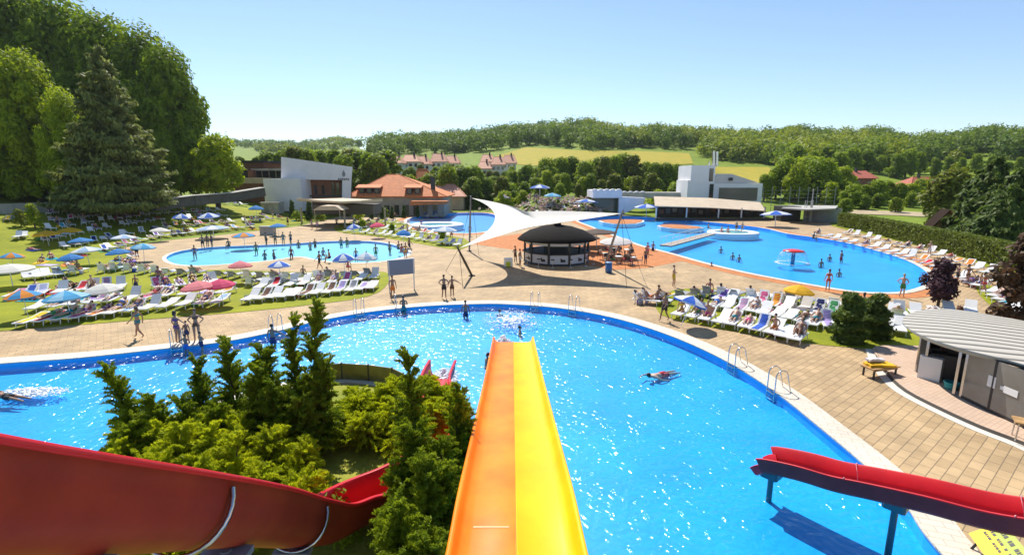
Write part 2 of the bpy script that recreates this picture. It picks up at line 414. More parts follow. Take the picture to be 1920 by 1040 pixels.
# ================================================================== ground, paving, lawns
PAVE = [G2(*p) for p in [(640, 405), (560, 424), (420, 440), (300, 452), (150, 478), (0, 490), (-300, 530), (-900, 640)]]+[(-46, 3), (-46, -2), (44, -2), (44, 8)]
PAVE += [G2(*p) for p in [(2200, 600), (1900, 500), (1700, 445), (1580, 418)]]+[(46, 104), (20, 106), (-16, 106)]
PAVE = ccw(PAVE)
holes = [offset(p, 0.1) for p in POOLS]
ring = []
for r in [165, 185, 210, 240, 275, 310, 350, 390, 430, 475, 520, 560, 620, 700, 820, 1000, 1250, 1420, 1600, 2000, 2700, 4000, 6500]:
    for k in range(-36, 37): ring.append((r*math.sin(R(k*1.9+0.01*r)), r*math.cos(R(k*1.9+0.01*r))))
near = [(x+0.3*math.sin(y), y+0.3*math.sin(x)) for x in range(-150, 151, 5) for y in range(-18, 160, 5)]
def zg(x, y): return T(x, y)-0.06
sheet('ground', [(-7000, -20), (7000, -20), (7000, 7000), (-7000, 7000)], holes, zg, 0, None, m_field, extra=ring+near)
sheet('pavement', PAVE, holes, T, 0.0, 6, m_pave)
def lawn(pts, name='lawn', mat=None, grid=4.0, dz=0.022, world=False):
    lp = ccw([G2(*p) if not world else p for p in pts]); lp = ccw(smooth_loop(lp, 3))
    return sheet(name, lp, [], T, dz, grid, mat or m_grass)
LAWN_A = [(-420, 655), (-150, 640), (0, 621), (150, 609), (300, 597), (430, 587), (560, 574), (690, 556), (728, 530), (722, 510), (640, 511), (520, 509), (420, 506), (320, 507), (262, 500), (245, 484), (230, 466), (150, 472), (0, 484), (-300, 522), (-600, 575)]
lawn(LAWN_A)
lawn([(632, 434), (640, 420), (720, 411), (762, 418), (776, 431), (870, 447), (864, 468), (780, 456), (700, 443)])
lawn([(1238, 590), (1246, 549), (1330, 541), (1500, 560), (1700, 578), (1790, 596), (1712, 655), (1640, 655), (1500, 642), (1380, 622)])
lawn([(1560, 424), (1590, 418), (1900, 500), (2020, 535), (1960, 560), (1830, 492), (1700, 456)])
lawn([(1835, 552), (1850, 534), (2050, 600), (2050, 700), (1910, 612)])
isl = offset(POOL_MAIN, 0.8)
ISLAND = [(-2.9, 2.0), (-2.75, 8), (-2.55, 15)]+[G2(*p) for p in [(852, 772), (800, 758), (765, 742), (690, 722), (610, 722), (530, 738), (430, 764), (340, 796), (250, 840), (160, 884), (0, 935)]]+[(-19, 10), (-30, 9), (-33, 2)]
sheet('lawn', ccw(ISLAND), [], T, 0.03, 2.0, m_dry)
BANK = [(-900, 632), (-300, 526), (0, 486), (150, 474), (300, 448), (420, 436), (560, 420), (640, 402)]
sheet('lawn', ccw([G2(*p) for p in BANK]+[(-26, 118), (-40, 112), (-75, 100), (-95, 70), (-90, 30)]), [], T, 0.03, 3.0, m_grass)
def ringsheet(loop, a, b, m, dz, name):
    i0, i1 = offset(loop, a), offset(loop, b); n = len(loop); mb = MB()
    mb.add([(x, y, dz) for x, y in i0]+[(x, y, dz) for x, y in i1], [(i, n+i, n+(i+1) % n, (i+1) % n) for i in range(n)])
    o = mb.build(name, m); o['kind'] = 'structure'
ringsheet(POOL_BIG, 0.4, 1.7, m_orange, 0.012, 'orange_path')
ringsheet(POOL_FAR, 0.4, 1.9, m_orange, 0.012, 'orange_path')
sheet('orange_path', ccw([G2(*p) for p in [(885, 457), (905, 448), (975, 438), (1080, 440), (1180, 458), (1215, 466), (1292, 487), (1215, 502), (1150, 506), (960, 468)]]), [], None, 0.008, None, m_orange)
# ================================================================== common object materials
m_white = M('white_plastic', (0.80, 0.79, 0.77), 0.45, rnd=0.06)
m_wpaint = M('white_paint', (0.72, 0.71, 0.71), 0.7, (1.2, 0.12))
m_steel = M('brushed_steel', (0.55, 0.55, 0.56), 0.25, metal=1.0)
m_grey = M('grey_metal', (0.23, 0.24, 0.26), 0.5, (2, 0.15))
m_dark = M('dark_metal', (0.035, 0.033, 0.033), 0.5)
m_brown = M('brown_wood', (0.12, 0.055, 0.03), 0.6, (6, 0.4))
m_wood = M('light_wood', (0.45, 0.26, 0.10), 0.6, (5, 0.35))
m_orangeS = M('orange_fibreglass', (0.92, 0.27, 0.006), 0.42, (0.8, 0.12, (0.85, 0.165, 0.002)), spec=.25)
m_yellowS = M('yellow_fibreglass', (0.92, 0.54, 0.002), 0.42, (0.7, 0.1, (0.86, 0.44, 0.002)), spec=.25)
m_redS = M('red_fibreglass', (0.66, 0.020, 0.035), 0.35, (1.3, 0.25, (0.55, 0.014, 0.022)), spec=.35)
m_redout = M('shaded_red_fibreglass', (0.36, 0.045, 0.022), 0.5, (0.9, 0.35, (0.24, 0.026, 0.015)), spec=.25)  # same red, darkened in colour for the shaded outside of the half pipe
m_roof = M('terracotta_tiles', (0.62, 0.185, 0.045), 0.8, (1.3, 0.25))
m_roofP = M('pale_terracotta_tiles', (0.60, 0.29, 0.18), 0.8, (1.0, 0.2))
m_roofR = M('red_roof_tiles', (0.42, 0.10, 0.055), 0.8, (1.0, 0.25))
m_glassD = M('dark_glass', (0.03, 0.035, 0.04), 0.08, spec=0.8)
m_beige = M('beige_render', (0.45, 0.37, 0.27), 0.85, (0.8, 0.2))
m_canvas = M('sand_canvas', (0.66, 0.53, 0.38), 0.8, (0.7, 0.12), trans=0.15)
m_sail = M('white_sailcloth', (0.68, 0.635, 0.57), 0.7, (0.5, 0.06), trans=0.10)
m_brick = M('brown_brick', (0.24, 0.105, 0.06), 0.85, (3, 0.3))
m_concrete = M('pale_concrete', (0.44, 0.42, 0.38), 0.9, (0.7, 0.25))
m_foam = M('white_water_foam', (0.85, 0.88, 0.9), 0.5)
# ================================================================== slides
def channel(path, prof, mats, name, parent, mi=None):
    """sweep a closed cross-section (u sideways, w up) along a path of floor points"""
    P = [Vector(p) for p in path]; n = len(prof); vs = []
    for i, p in enumerate(P):
        d = P[min(i+1, len(P)-1)]-P[max(i-1, 0)]; h = Vector((d.x, d.y, 0)).normalized(); side = Vector((h.y, -h.x, 0)); up = side.cross(d.normalized())
        vs += [p+side*u+up*w for u, w in prof]
    fs = []; mm = []
    mb = MB()
    for k in range(n):
        f = [(i*n+k, i*n+(k+1) % n, (i+1)*n+(k+1) % n, (i+1)*n+k)[::-1] for i in range(len(P)-1)]
        fs += f; mm += [mi[k] if mi else 0]*len(f)
    mb.add(vs, fs, 0, False); mb.mi = mm
    mb.sm = [True]*len(fs)
    m = len(P)
    mb.add(vs[:n], [tuple(range(n))], 0); mb.add(vs[(m-1)*n:], [tuple(range(n-1, -1, -1))], 0)
    return mb.build(name, mats, parent)
def catmull3(pts, n=5):
    pts = [Vector(p) for p in pts]; out = []
    for i in range(len(pts)-1):
        p0, p1, p2, p3 = pts[max(i-1, 0)], pts[i], pts[i+1], pts[min(i+2, len(pts)-1)]
        for k in range(n):
            t = k/n; out.append(0.5*((2*p1)+(p2-p0)*t+(2*p0-5*p1+4*p2-p3)*t*t+(3*p1-p0-3*p2+p3)*t**3))
    out.append(pts[-1]); return out
def depth_pt(px, py, width_px, w):
    d = w*F/width_px; r = ray(px, py); return Vector((0, 0, CAMZ))+r*d
path = []
for yp, l, r in [(631, 927, 1003.5), (700, 911.5, 1019), (765, 894.5, 1034), (837, 875.5, 1051.5), (925, 852.5, 1073), (1040, 824.5, 1093.5)]:
    q = depth_pt((l+r)/2, yp, r-l, 2.1); path.append(q-Vector((0, 0, 0.28)))
path = [Vector((0.07, p.y, p.z)) for p in path]
sl = (path[-1].z-path[-2].z)/(path[-2].y-path[-1].y)
path = [Vector((0.07, path[0].y+0.02, path[0].z-0.01))]+path[1:]+[Vector((0.07, 4.6, path[-1].z+(path[-1].y-4.6)*(sl+0.08))), Vector((0.07, 2.6, path[-1].z+(path[-1].y-2.6)*(sl+0.25)))]
path = catmull3(path, 6)
tw = empty('racing_slide', (0.07, path[0].y, 0), label='straight two lane racing slide, orange left lane and yellow right lane', cat='water slide')
half = [(-1.05, .28), (-1.0, .29), (-.965, .25), (-.93, .12), (-.86, .03), (-.72, 0), (-.05, 0), (-.02, .03), (0, .035)]
halfo = [(0, -.05), (-.72, -.05), (-.9, -.02), (-.99, .1), (-1.05, .24)]
off = Vector((-0.07, -path[0].y, 0)); path_l = [p+off for p in path]
channel(path_l, half+halfo, m_yellowS, 'yellow_lane', tw)
mir = [(-u, w) for u, w in (half+halfo)][::-1]
channel(path_l, mir, m_orangeS, 'orange_lane', tw)
for i, x, w_ in ((26, -.42, .6),):
    p = path_l[i]; MB().box((p.x+x, p.y, p.z+0.002), (w_, 0.025, 0.012)).build('lap_joint', M('worn_slide_edge', (0.82, 0.5, 0.22), 0.5), tw)
for i in (4, 12, 20, 28):
    p = path_l[i]; mb = MB()
    for sx in (-.6, .6): mb.tube([(sx, p.y, -.6), (sx, p.y, p.z-.1)], 0.07)
    mb.tube([(-.9, p.y, p.z-.1), (.9, p.y, p.z-.1)], 0.05); mb.build('support_post', m_grey, tw)
# the half pipe on the left
def upipe(r, deep, lip, th=0.03, n=9):
    inner = [(-r-lip, deep), (-r, deep)]+[(-r*math.cos(a), r-r*math.sin(a)) for a in [math.pi*k/(n-1) for k in range(n)]]+[(r, deep), (r+lip, deep)]
    ro = r+th
    outer = [(r+lip, deep-.075), (ro, deep-.05)]+[(ro*math.cos(a), r-ro*math.sin(a)) for a in [math.pi*k/(n-1) for k in range(n)]]+[(-ro, deep-.05), (-r-lip, deep-.075)]
    return inner+outer, len(inner)
rp = [(-4.25,1.2,7.25),(-4.3,3.0,5.86),(-4.3,5.0,4.36),(-4.3,7.0,2.82),(-4.3,8.7,1.42),(-4.15,9.9,.56),(-3.75,11.0,.2),(-3.0,11.8,.12),(-2.4,12.7,.12),(-2.2,14.2,.12),(-2.5,16.4,.12),(-2.95,18.3,.08),(-2.95,20.4,.02)]
rp = catmull3(rp, 6)
rs = empty('half_pipe_slide', (-4.2, 10, 0), label='big red half pipe slide running down from the left to the bushes', cat='water slide')
o0 = Vector((4.2, -10, 0)); rpl = [p+o0 for p in rp]
prof, ni = upipe(0.5, 0.88, 0.10)
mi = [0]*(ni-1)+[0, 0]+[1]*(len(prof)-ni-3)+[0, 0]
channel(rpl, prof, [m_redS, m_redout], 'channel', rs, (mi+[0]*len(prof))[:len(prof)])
def ring_at(i, r, parent, pth, m, name='flange'):
    p = pth[i]; d = (pth[i+1]-pth[i-1]).normalized(); h = Vector((d.x, d.y, 0)).normalized(); side = Vector((h.y, -h.x, 0)); up = side.cross(d)
    pts = [p+side*(-r*math.cos(a))+up*(0.5-r*math.sin(a)) for a in [math.pi*k/16 for k in range(-2, 19)]]
    MB().tube(pts, 0.035, 6).build(name, m, parent)
for i in (14, 24): ring_at(i, 0.60, rs, rpl, m_steel)
for i in (10, 17, 24):
    p = rpl[i]; mb = MB(); mb.tube([(p.x, p.y, -.1), (p.x, p.y, max(0.1, p.z-.05))], 0.09); mb.box((p.x, p.y, max(.1, p.z-.12)), (.7, .25, .1)); mb.build('support_post', m_grey, rs)
# the wavy red slide on the right
a1, a2 = G(1443, 920, -.1), G(1621, 1000, -.1)
def onl(t, z, dx=0): 
    v = a1+(a2-a1)*t; return Vector((v.x+dx, v.y, z))
wp = [onl(-.12, .42), onl(.0, .62), onl(.35, .80), onl(.7, .90), onl(1.05, 1.08), onl(1.5, 1.29), onl(1.95, 1.46), onl(2.4, 1.78), onl(3.0, 2.3), onl(3.6, 2.9)]
wp = catmull3(wp, 5)
ws = empty('wave_slide', (a1.x, a1.y, 0), label='red wavy slide on posts ending over the pool at the right', cat='water slide')
o1 = Vector((-a1.x, -a1.y, 0)); wpl = [p+o1 for p in wp]
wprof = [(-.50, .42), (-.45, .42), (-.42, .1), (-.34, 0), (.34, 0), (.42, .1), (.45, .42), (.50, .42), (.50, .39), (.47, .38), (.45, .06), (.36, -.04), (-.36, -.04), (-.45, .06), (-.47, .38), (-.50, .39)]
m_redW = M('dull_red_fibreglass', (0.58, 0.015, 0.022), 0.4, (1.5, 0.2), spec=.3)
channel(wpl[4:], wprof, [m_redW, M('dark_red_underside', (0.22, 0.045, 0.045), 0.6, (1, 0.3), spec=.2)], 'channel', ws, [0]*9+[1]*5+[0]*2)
channel(wpl[:6], [(u*.86, w*.6-.02) for u, w in wprof], m_redS, 'end_lip', ws)
for i in (17, 32):
    p = wpl[i]; d = (wpl[i+1]-wpl[i-1]).normalized(); h = Vector((d.x, d.y, 0)).normalized(); sd_ = Vector((h.y, -h.x, 0)); up = sd_.cross(d)
    MB().tube([p+sd_*u*1.02+up*(w+.015) for u, w in wprof[:8]], 0.014, 5).build('joint_strip', M('faded_red_trim', (0.8, 0.35, 0.35), 0.5), ws)
m_teal = M('teal_painted_steel', (0.02, 0.12, 0.16), 0.45)
for i in (5, 22, 36):
    p = wpl[i]; mb = MB(); mb.tube([(p.x, p.y, -.65), (p.x, p.y, p.z-.02)], 0.075, 10); mb.build('support_post', m_teal, ws)
    mb = MB(); mb.box((p.x, p.y, p.z-.15), (.46, .46, .22), R(-50), bev=.05); mb.build('bracket', m_teal, ws)
    mb = MB(); mb.lathe([(.0, -.615), (.2, -.615), (.2, -.56), (.09, -.5)], 12, (p.x, p.y, 0)); mb.build('post_foot', m_teal, ws)
# splashes at the two exits
def splash(c, sx, sy, sz, n, seed, label):
    r = random.Random(seed); mb = MB()
    for i in range(n):
        a = r.uniform(0, 2*math.pi); q = r.random()**.6; s = r.uniform(.015, .07)*(1.3-q)
        z = max(0, r.gauss(0, .5))*sz*(1-q)
        mb.ell((sx*q*math.cos(a), sy*q*math.sin(a), z), (s*1.5, s*1.5, s), 6, 4)
    o = mb.build('water_splash', m_foam, None, c); tag(o, label, 'splash'); o['kind'] = 'stuff'; return o
splash((-.45, path[0].y+.5, -.13), .55, .75, .55, 900, 3, 'white splash of water at the foot of the orange lane')
splash((-3.0, 21.0, -.13), .7, 1.1, .35, 800, 4, 'white foam below the red slide mouth beside the conifer')
splash(tuple(G(960, 600, -.13)), 1.9, 2.6, .05, 700, 5, 'thin foam drifting on the pool beyond the racing slide')
splash(tuple(G(60, 735, -.13)), 1.6, .6, .12, 500, 6, 'churned white water behind the swimmer at the left edge')
# ================================================================== shade sail
A, B, C = at(884, 371, 57), Vector((-4.3, 40.9, 2.85)), Vector((9.2, 42.8, 5.5))
sl_ = empty('shade_sail', (0, 47, 0), label='large white three cornered shade sail stretched over the round bar', cat='shade sail')
def arc(p, q, sag, toward, t):
    m = p.lerp(q, t); return m+(toward-m).normalized()*sag*4*t*(1-t)
cen = (A+B+C)/3
nS = 22; grid_ = []
for i in range(nS+1):
    t = i/nS*.995; e1 = arc(A, C, 2.0, cen, t); e2 = arc(B, C, 1.5, cen, t); row = []
    for j in range(nS+1):
        s = j/nS; p = e1.lerp(e2, s)+(C-(A+B)/2).normalized()*(3.1*4*s*(1-s)*(1-t)**1.6)
        p.z -= 0.5*math.sin(math.pi*s)*math.sin(math.pi*t)
        row.append(p-Vector((0, 47, 0)))
    grid_.append(row)
nv = nS+1; top = [p for r_ in grid_ for p in r_]; bot = [p-Vector((0, 0, .012)) for p in top]
q = [(i*nv+j, i*nv+j+1, (i+1)*nv+j+1, (i+1)*nv+j) for i in range(nS) for j in range(nS)]
MB().add(top, q, 0, True).add(bot, [f[::-1] for f in q], 0, True).build('canvas', m_sail, sl_)
O47 = Vector((0, 47, 0))
for base, tip in ((G(880, 471), A+Vector((-.1, .2, .2))), (G(885, 517), B+Vector((-.15, -.1, .1))), (G(1134, 497), C+Vector((.1, -.1, .25)))):
    MB().tube([base-O47, base.lerp(tip, .5)-O47, tip-O47], [.10, .11, .07], 10).build('mast', m_grey if tip.z > 4 else m_dark, sl_)
    MB().lathe([(0, .0), (.3, .0), (.3, .05), (.12, .1)], 10, base-O47).build('mast_foot', m_dark, sl_)
for tip, ends in ((B, [(836, 508), (868, 540)]), (C, [(1175, 540), (1200, 505)]), (A, [(898, 478), (862, 474)])):
    for e in ends: MB().tube([tip-O47, G(*e)-O47], .018, 5).build('guy_cable', m_dark, sl_)
# ================================================================== round bar
bc = G(1043, 489); bc.z = 0
bar = empty('round_bar', bc, label='round poolside bar with dark domed roof and white counter panels', cat='bar')
nb = 10; rb = 3.25
ang = [2*math.pi*k/nb+R(-90)+math.pi/nb*0 for k in range(nb)]
m_barroof = M('dark_shingle', (0.014, 0.012, 0.011), 0.9, (3, 0.3), bump=(14, .5, .03), spec=.1)
MB().lathe([(.4, 3.78), (.5, 3.74), (1.6, 3.55), (2.8, 3.18), (3.6, 2.72), (4.0, 2.38), (4.03, 2.28), (3.85, 2.3), (3.2, 2.55), (.3, 3.2)], 24).build('roof', m_barroof, bar)
MB().lathe([(0, 4.55), (.52, 4.55), (.52, 4.4), (.42, 4.38), (.42, 3.7)], 10).build('vent', m_barroof, bar)
MB().lathe([(rb+.15, 0), (rb+.15, .12), (0, .12)], 20).build('plinth', m_dark, bar)
m_lav = M('bar_panel_white', (0.62, 0.61, 0.64), 0.5)
for k in range(nb):
    a0, a1_ = ang[k]-math.pi/nb, ang[k]+math.pi/nb
    p0, p1 = Vector((rb*math.cos(a0), rb*math.sin(a0), 0)), Vector((rb*math.cos(a1_), rb*math.sin(a1_), 0)); md = (p0+p1)/2; rz = math.atan2((p1-p0).y, (p1-p0).x); ln = (p1-p0).length
    MB().tube([(p0.x, p0.y, .1), (p0.x, p0.y, 2.6)], .13, 6).build('post', m_dark, bar)
    f = MB().box((md.x, md.y, .62), (ln-.24, .08, .9), rz).build('counter_panel', m_lav, bar)
    MB().box((md.x*1.03, md.y*1.03, 1.11), (ln, .4, .07), rz).build('counter_top', m_dark, bar)
    MB().box((md.x, md.y, 2.12), (ln-.24, .07, .42), rz).build('fascia', m_lav, bar)
    ex = Vector((math.cos(rz), math.sin(rz), 0)); q = md*1.016+ex*(ln*.2)
    mb = MB().box((q.x, q.y, .50), (.42, .03, .26), rz).box((q.x-.2*ex.x, q.y-.2*ex.y, .56), (.14, .03, .36), rz)
    mb.build('emblem', m_dark, f)
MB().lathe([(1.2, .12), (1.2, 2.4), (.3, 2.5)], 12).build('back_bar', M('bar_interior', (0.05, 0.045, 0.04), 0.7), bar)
def stool():
    o = empty('bar_stool'); MB().lathe([(0, .78), (.2, .78), (.2, .72), (0, .71)], 12).build('seat', m_dark, o)
    MB().tube([(0, 0, .02), (0, 0, .72)], .03, 8).lathe([(0, .03), (.2, .03), (.2, 0)], 12).build('stand', m_steel, o)
    return tag(o, 'dark bar stool', 'bar stool', 'stools round the bar')
st0 = freeze(stool()); first = True
for k, (a, lb) in enumerate([(-75, 'dark bar stool in front of the bar, left of its middle post'), (-100, 'dark bar stool before the left white counter panel'), (-120, 'dark bar stool at the left side of the bar'), (-140, 'dark bar stool below the left end of the bar roof'),
                 (-50, 'dark bar stool before the right white counter panel'), (-30, 'dark bar stool at the right end of the bar by the blue drum')]):
    loc = bc+Vector((4.0*math.cos(R(a)), 4.0*math.sin(R(a)), 0))
    if first: st0.location = loc; st0['label'] = lb; first = False
    else: copy_tree(st0, loc, 0, lb)
d = empty('blue_drum', G(1141, 511), label='blue drum standing at the sunny corner beside the round bar', cat='drum')
MB().lathe([(0, 0), (.3, 0), (.31, .3), (.33, .33), (.31, .36), (.3, .9), (0, .92)], 16).build('barrel', M('blue_plastic', (0.05, 0.16, 0.4), 0.4), d); MB().lathe([(0, .96), (.33, .96), (.33, .9), (.31, .9)], 16).build('lid', M('blue_plastic_lid', (0.2, .35, .6), 0.4), d)
d = empty('waste_bin', G(953, 500), label='yellow and white waste bin left of the round bar', cat='bin')
MB().box((0, 0, .45), (.8, .5, .8), .2, bev=.06).build('body', m_white, d); MB().box((0, -.28, .3), (.45, .05, .45), .2).build('front_panel', M('lime_plastic', (.55, .6, .02), .4), d)
# ================================================================== blank board on two legs
bb = G(777, 543); b0 = G(731, 548)
bd = empty('notice_board', (bb+b0)/2, label='grey blue board on two white legs by the pool edge', cat='board')
dv = (bb-b0)/2
MB().tube([dv, dv+Vector((0, 0, 2.4))], .05, 8).build('leg', m_white, bd); MB().tube([-dv, -dv+Vector((0, 0, 2.4))], .05, 8).build('leg', m_white, bd)
MB().box((0, 0, 1.85), (dv.length*2+.14, .07, 1.15), math.atan2(dv.y, dv.x)).build('panel', M('grey_blue_board', (0.18, 0.22, 0.30), 0.5), bd)
MB().box((0, 0, 2.44), (dv.length*2+.2, .12, .05), math.atan2(dv.y, dv.x)).build('top_rail', m_white, bd)
# ================================================================== pool ladders
def ladder():
    o = empty('pool_ladder')
    for sx in (-.25, .25):
        pts = [(sx, -.12, -.55), (sx, -.10, .3)]+[(sx, .15-.25*math.cos(a), .62+.28*math.sin(a)) for a in [math.pi*k/8 for k in range(9)]]+[(sx, .48, .3), (sx, .55, .04)]
        MB().tube(pts, .024, 7).build('handrail', m_steel, o)
    for z in (-.1, -.35): MB().box((0, -.13, z), (.5, .08, .03)).build('tread', m_steel, o)
    return tag(o, 'steel ladder', 'pool ladder', 'ladders of the slide pool')
l0 = freeze(ladder())
LAD = [((674, 590), 'steel pool ladder in front of the sun lounger rows on the left lawn'), ((745, 579), 'steel pool ladder below the grey blue board'), ((1010, 574), 'steel pool ladder straight beyond the end of the racing slide'), ((1088, 582), 'steel pool ladder opposite the round bar, right of the slide end'),
       ((1380, 682), 'steel pool ladder on the right bend, nearer the lounger block'), ((1465, 734), 'steel pool ladder on the right bend, nearer the red wavy slide'), ((515, 626), 'steel pool ladder at the left far edge above the conifer tops'), ((335, 652), 'steel pool ladder beside the children at the left edge')]
def edge_dir(p):
    n = len(POOL_MAIN); i = min(range(n), key=lambda k: (POOL_MAIN[k][0]-p.x)**2+(POOL_MAIN[k][1]-p.y)**2)
    a, b = POOL_MAIN[i-1], POOL_MAIN[(i+1) % n]; return math.atan2(b[1]-a[1], b[0]-a[0]), Vector((*POOL_MAIN[i], .05))
for k, (p, lb) in enumerate(LAD):
    g = G(*p); a, e = edge_dir(g); rz = a+math.pi
    if k == 0: l0.location = e; l0.rotation_euler[2] = rz; l0['label'] = lb
    else: copy_tree(l0, e, rz, lb)
# ================================================================== oval kiosk on the right
kc = G(1830, 720)
ko = empty('oval_kiosk', kc, label='oval kiosk with ribbed cream roof and grey glass walls at the right', cat='kiosk')
ZR = 2.15
rt = [G(*p, ZR)-kc for p in [(1693, 606), (1700, 590), (1740, 580), (1800, 582), (1920, 602), (2060, 635), (2200, 700), (2190, 775), (2080, 740), (1920, 684), (1810, 656), (1745, 636), (1710, 620)]]
rl = ccw(smooth_loop([(p.x, p.y) for p in rt], 4))
mb = MB(); n = len(rl); cx, cy = sum(p[0] for p in rl)/n, sum(p[1] for p in rl)/n
m_ribroof = M('ribbed_cream_sheet', (0.66, 0.61, 0.52), 0.5); nt = m_ribroof.node_tree
tc = nt.nodes.new('ShaderNodeTexCoord'); mp = nt.nodes.new('ShaderNodeMapping'); mp.inputs['Rotation'].default_value = (0, 0, R(35)); wv = nt.nodes.new('ShaderNodeTexWave'); wv.bands_direction = 'Y'; wv.inputs['Scale'].default_value = 0.55
rp_ = nt.nodes.new('ShaderNodeValToRGB'); rp_.color_ramp.elements[0].position = .10; rp_.color_ramp.elements[0].color = (.13, .115, .09, 1); rp_.color_ramp.elements[1].position = .34; rp_.color_ramp.elements[1].color = (.50, .455, .38, 1)
bp_ = nt.nodes.new('ShaderNodeBump'); bp_.inputs['Distance'].default_value = .05
for a_, b_ in ((tc.outputs['Object'], mp.inputs[0]), (mp.outputs[0], wv.inputs[0]), (wv.outputs['Fac'], rp_.inputs[0]), (rp_.outputs[0], nt.nodes['Principled BSDF'].inputs['Base Color']), (wv.outputs['Fac'], bp_.inputs['Height']), (bp_.outputs[0], nt.nodes['Principled BSDF'].inputs['Normal'])): nt.links.new(a_, b_)
mb.add([(x, y, ZR+.02) for x, y in rl]+[((x-cx)*.5+cx, (y-cy)*.5+cy, ZR+.13) for x, y in rl], [(i, (i+1) % n, n+(i+1) % n, n+i) for i in range(n)]+[tuple(range(n, 2*n))], 0, True)
mb.build('roof', m_ribroof, ko)
m_zinc = M('zinc_fascia', (0.30, 0.34, 0.34), 0.45, (1, 0.15))
r2 = offset(rl, -.22)
mb = MB(); mb.add([(x, y, ZR+.015) for x, y in rl]+[(x, y, ZR-.03) for x, y in rl]+[(x, y, ZR-.2) for x, y in r2], [((k)*n+i, (k+1)*n+i, (k+1)*n+(i+1) % n, k*n+(i+1) % n) for k in range(2) for i in range(n)]+[tuple(range(3*n-1, 2*n-1, -1))])
mb.build('fascia', m_zinc, ko)
wpx = [(1717, 700), (1730, 712), (1787, 743), (1800, 749), (1852, 775), (1920, 808), (2010, 850), (2110, 890)]
wb = [G(*p)-kc for p in wpx]; HW = ZR-.12
m_gg = M('grey_tinted_glass', (0.20, 0.19, 0.17), 0.12, (0.6, 0.3), spec=0.7)
def wallseg(p, q, z0, z1, th, m, name, par=None):
    c = (p+q)/2; return MB().box((c.x, c.y, (z0+z1)/2), ((q-p).length, th, z1-z0), math.atan2((q-p).y, (q-p).x)).build(name, m, par or ko)
for i in (0, 1, 2, 3, 4, 5, 6, 7):
    p = wb[i]; MB().box((p.x, p.y, HW/2), (.09, .09, HW), .6).build('frame_post', m_steel if i < 4 else m_dark, ko)
wallseg(wb[0], wb[1], 0, HW, .04, m_dark, 'shutter_panel')
for i in range(3, 7): 
    w_ = wallseg(wb[i], wb[i+1], .22, HW, .04, m_gg, 'glass_panel'); wallseg(wb[i], wb[i+1], 0, .22, .05, m_dark, 'sill')
    if i == 4:
        d_ = (wb[5]-wb[4]).normalized(); nrm = Vector((d_.y, -d_.x, 0)); 
        for t_, ww, hh, zz in ((-.95, .30, .42, 1.22), (-.42, .12, .13, 1.15), (.0, .5, .24, 1.14)):
            c = wb[4].lerp(wb[5], .5)+d_*t_*.75-nrm*-.03; MB().box((c.x, c.y, zz), (ww, .012, hh), math.atan2(d_.y, d_.x)).build('paper_notice', m_white, w_)
back = [G(*p)-kc for p in [(1742, 655), (1800, 660), (1920, 690), (2100, 730)]]
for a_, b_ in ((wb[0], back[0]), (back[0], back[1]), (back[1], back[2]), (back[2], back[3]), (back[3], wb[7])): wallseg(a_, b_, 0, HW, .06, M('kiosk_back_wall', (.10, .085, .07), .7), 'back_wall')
c_ = wb[1].lerp(wb[2], .25)+Vector((.25, .35, 0)); MB().box((c_.x, c_.y, .55), (.75, .5, 1.05), R(-52)).build('counter', m_white, ko)
c_ = wb[1].lerp(wb[2], .65)+Vector((.9, .9, 0)); MB().box((c_.x, c_.y, .6), (1.2, .5, 1.2), R(-40)).build('display_case', m_dark, ko)
o = empty('round_basin', kc+wb[1].lerp(wb[2], .82)+Vector((.35, .25, 0)), label='small turquoise tub standing inside the kiosk doorway', cat='tub')
MB().lathe([(0, .02), (.2, 0), (.26, .35), (.24, .35), (.2, .06), (0, .06)], 14).build('bowl', M('turquoise_plastic', (.02, .3, .28), .4), o); MB().lathe([(.24, .33), (.28, .34), (.28, .37), (.24, .38)], 14).build('rim', M('turquoise_rim', (.05, .42, .38), .4), o)
# kiosk terrace with its pale kerb
ter = [(1640, 652), (1745, 652), (1900, 660), (2200, 720), (2200, 930), (2050, 893), (1920, 834), (1840, 803), (1765, 769), (1700, 735), (1668, 706), (1650, 678)]
tl = ccw(smooth_loop([G2(*p) for p in ter], 3))
sheet('terrace', tl, dz=.10, mats=brick_mat('pink_paving', (0.56, 0.40, 0.29), (0.52, 0.37, 0.265), (.36, .25, .18), .3, .15, R(-30), .006, .1))
kp = smooth_loop([G2(*p) for p in [(1640, 652), (1650, 678), (1668, 706), (1700, 735), (1765, 769), (1840, 803), (1920, 834), (2050, 893), (2200, 930)]], 3, False)
mb = MB(); n = len(kp)
def loff(lp, d):
    out = []
    for i in range(len(lp)):
        a, b = Vector(lp[max(i-1, 0)]), Vector(lp[min(i+1, len(lp)-1)]); t = (b-a).normalized(); out.append((lp[i][0]+t.y*d, lp[i][1]-t.x*d))
    return out
ka, kb, kd = kp, loff(kp, -.10), loff(kp, .42)
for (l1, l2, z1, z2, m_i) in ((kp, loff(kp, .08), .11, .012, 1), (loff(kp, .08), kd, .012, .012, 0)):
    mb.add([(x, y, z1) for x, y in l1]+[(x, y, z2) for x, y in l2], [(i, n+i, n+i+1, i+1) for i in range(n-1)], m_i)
o = mb.build('kerb', [M('kerb_stone', (.62, .58, .5), .8), M('kerb_dark_channel', (.06, .05, .04), .9)]); o['kind'] = 'structure'  # pale kerb with a dark channel line along the terrace step
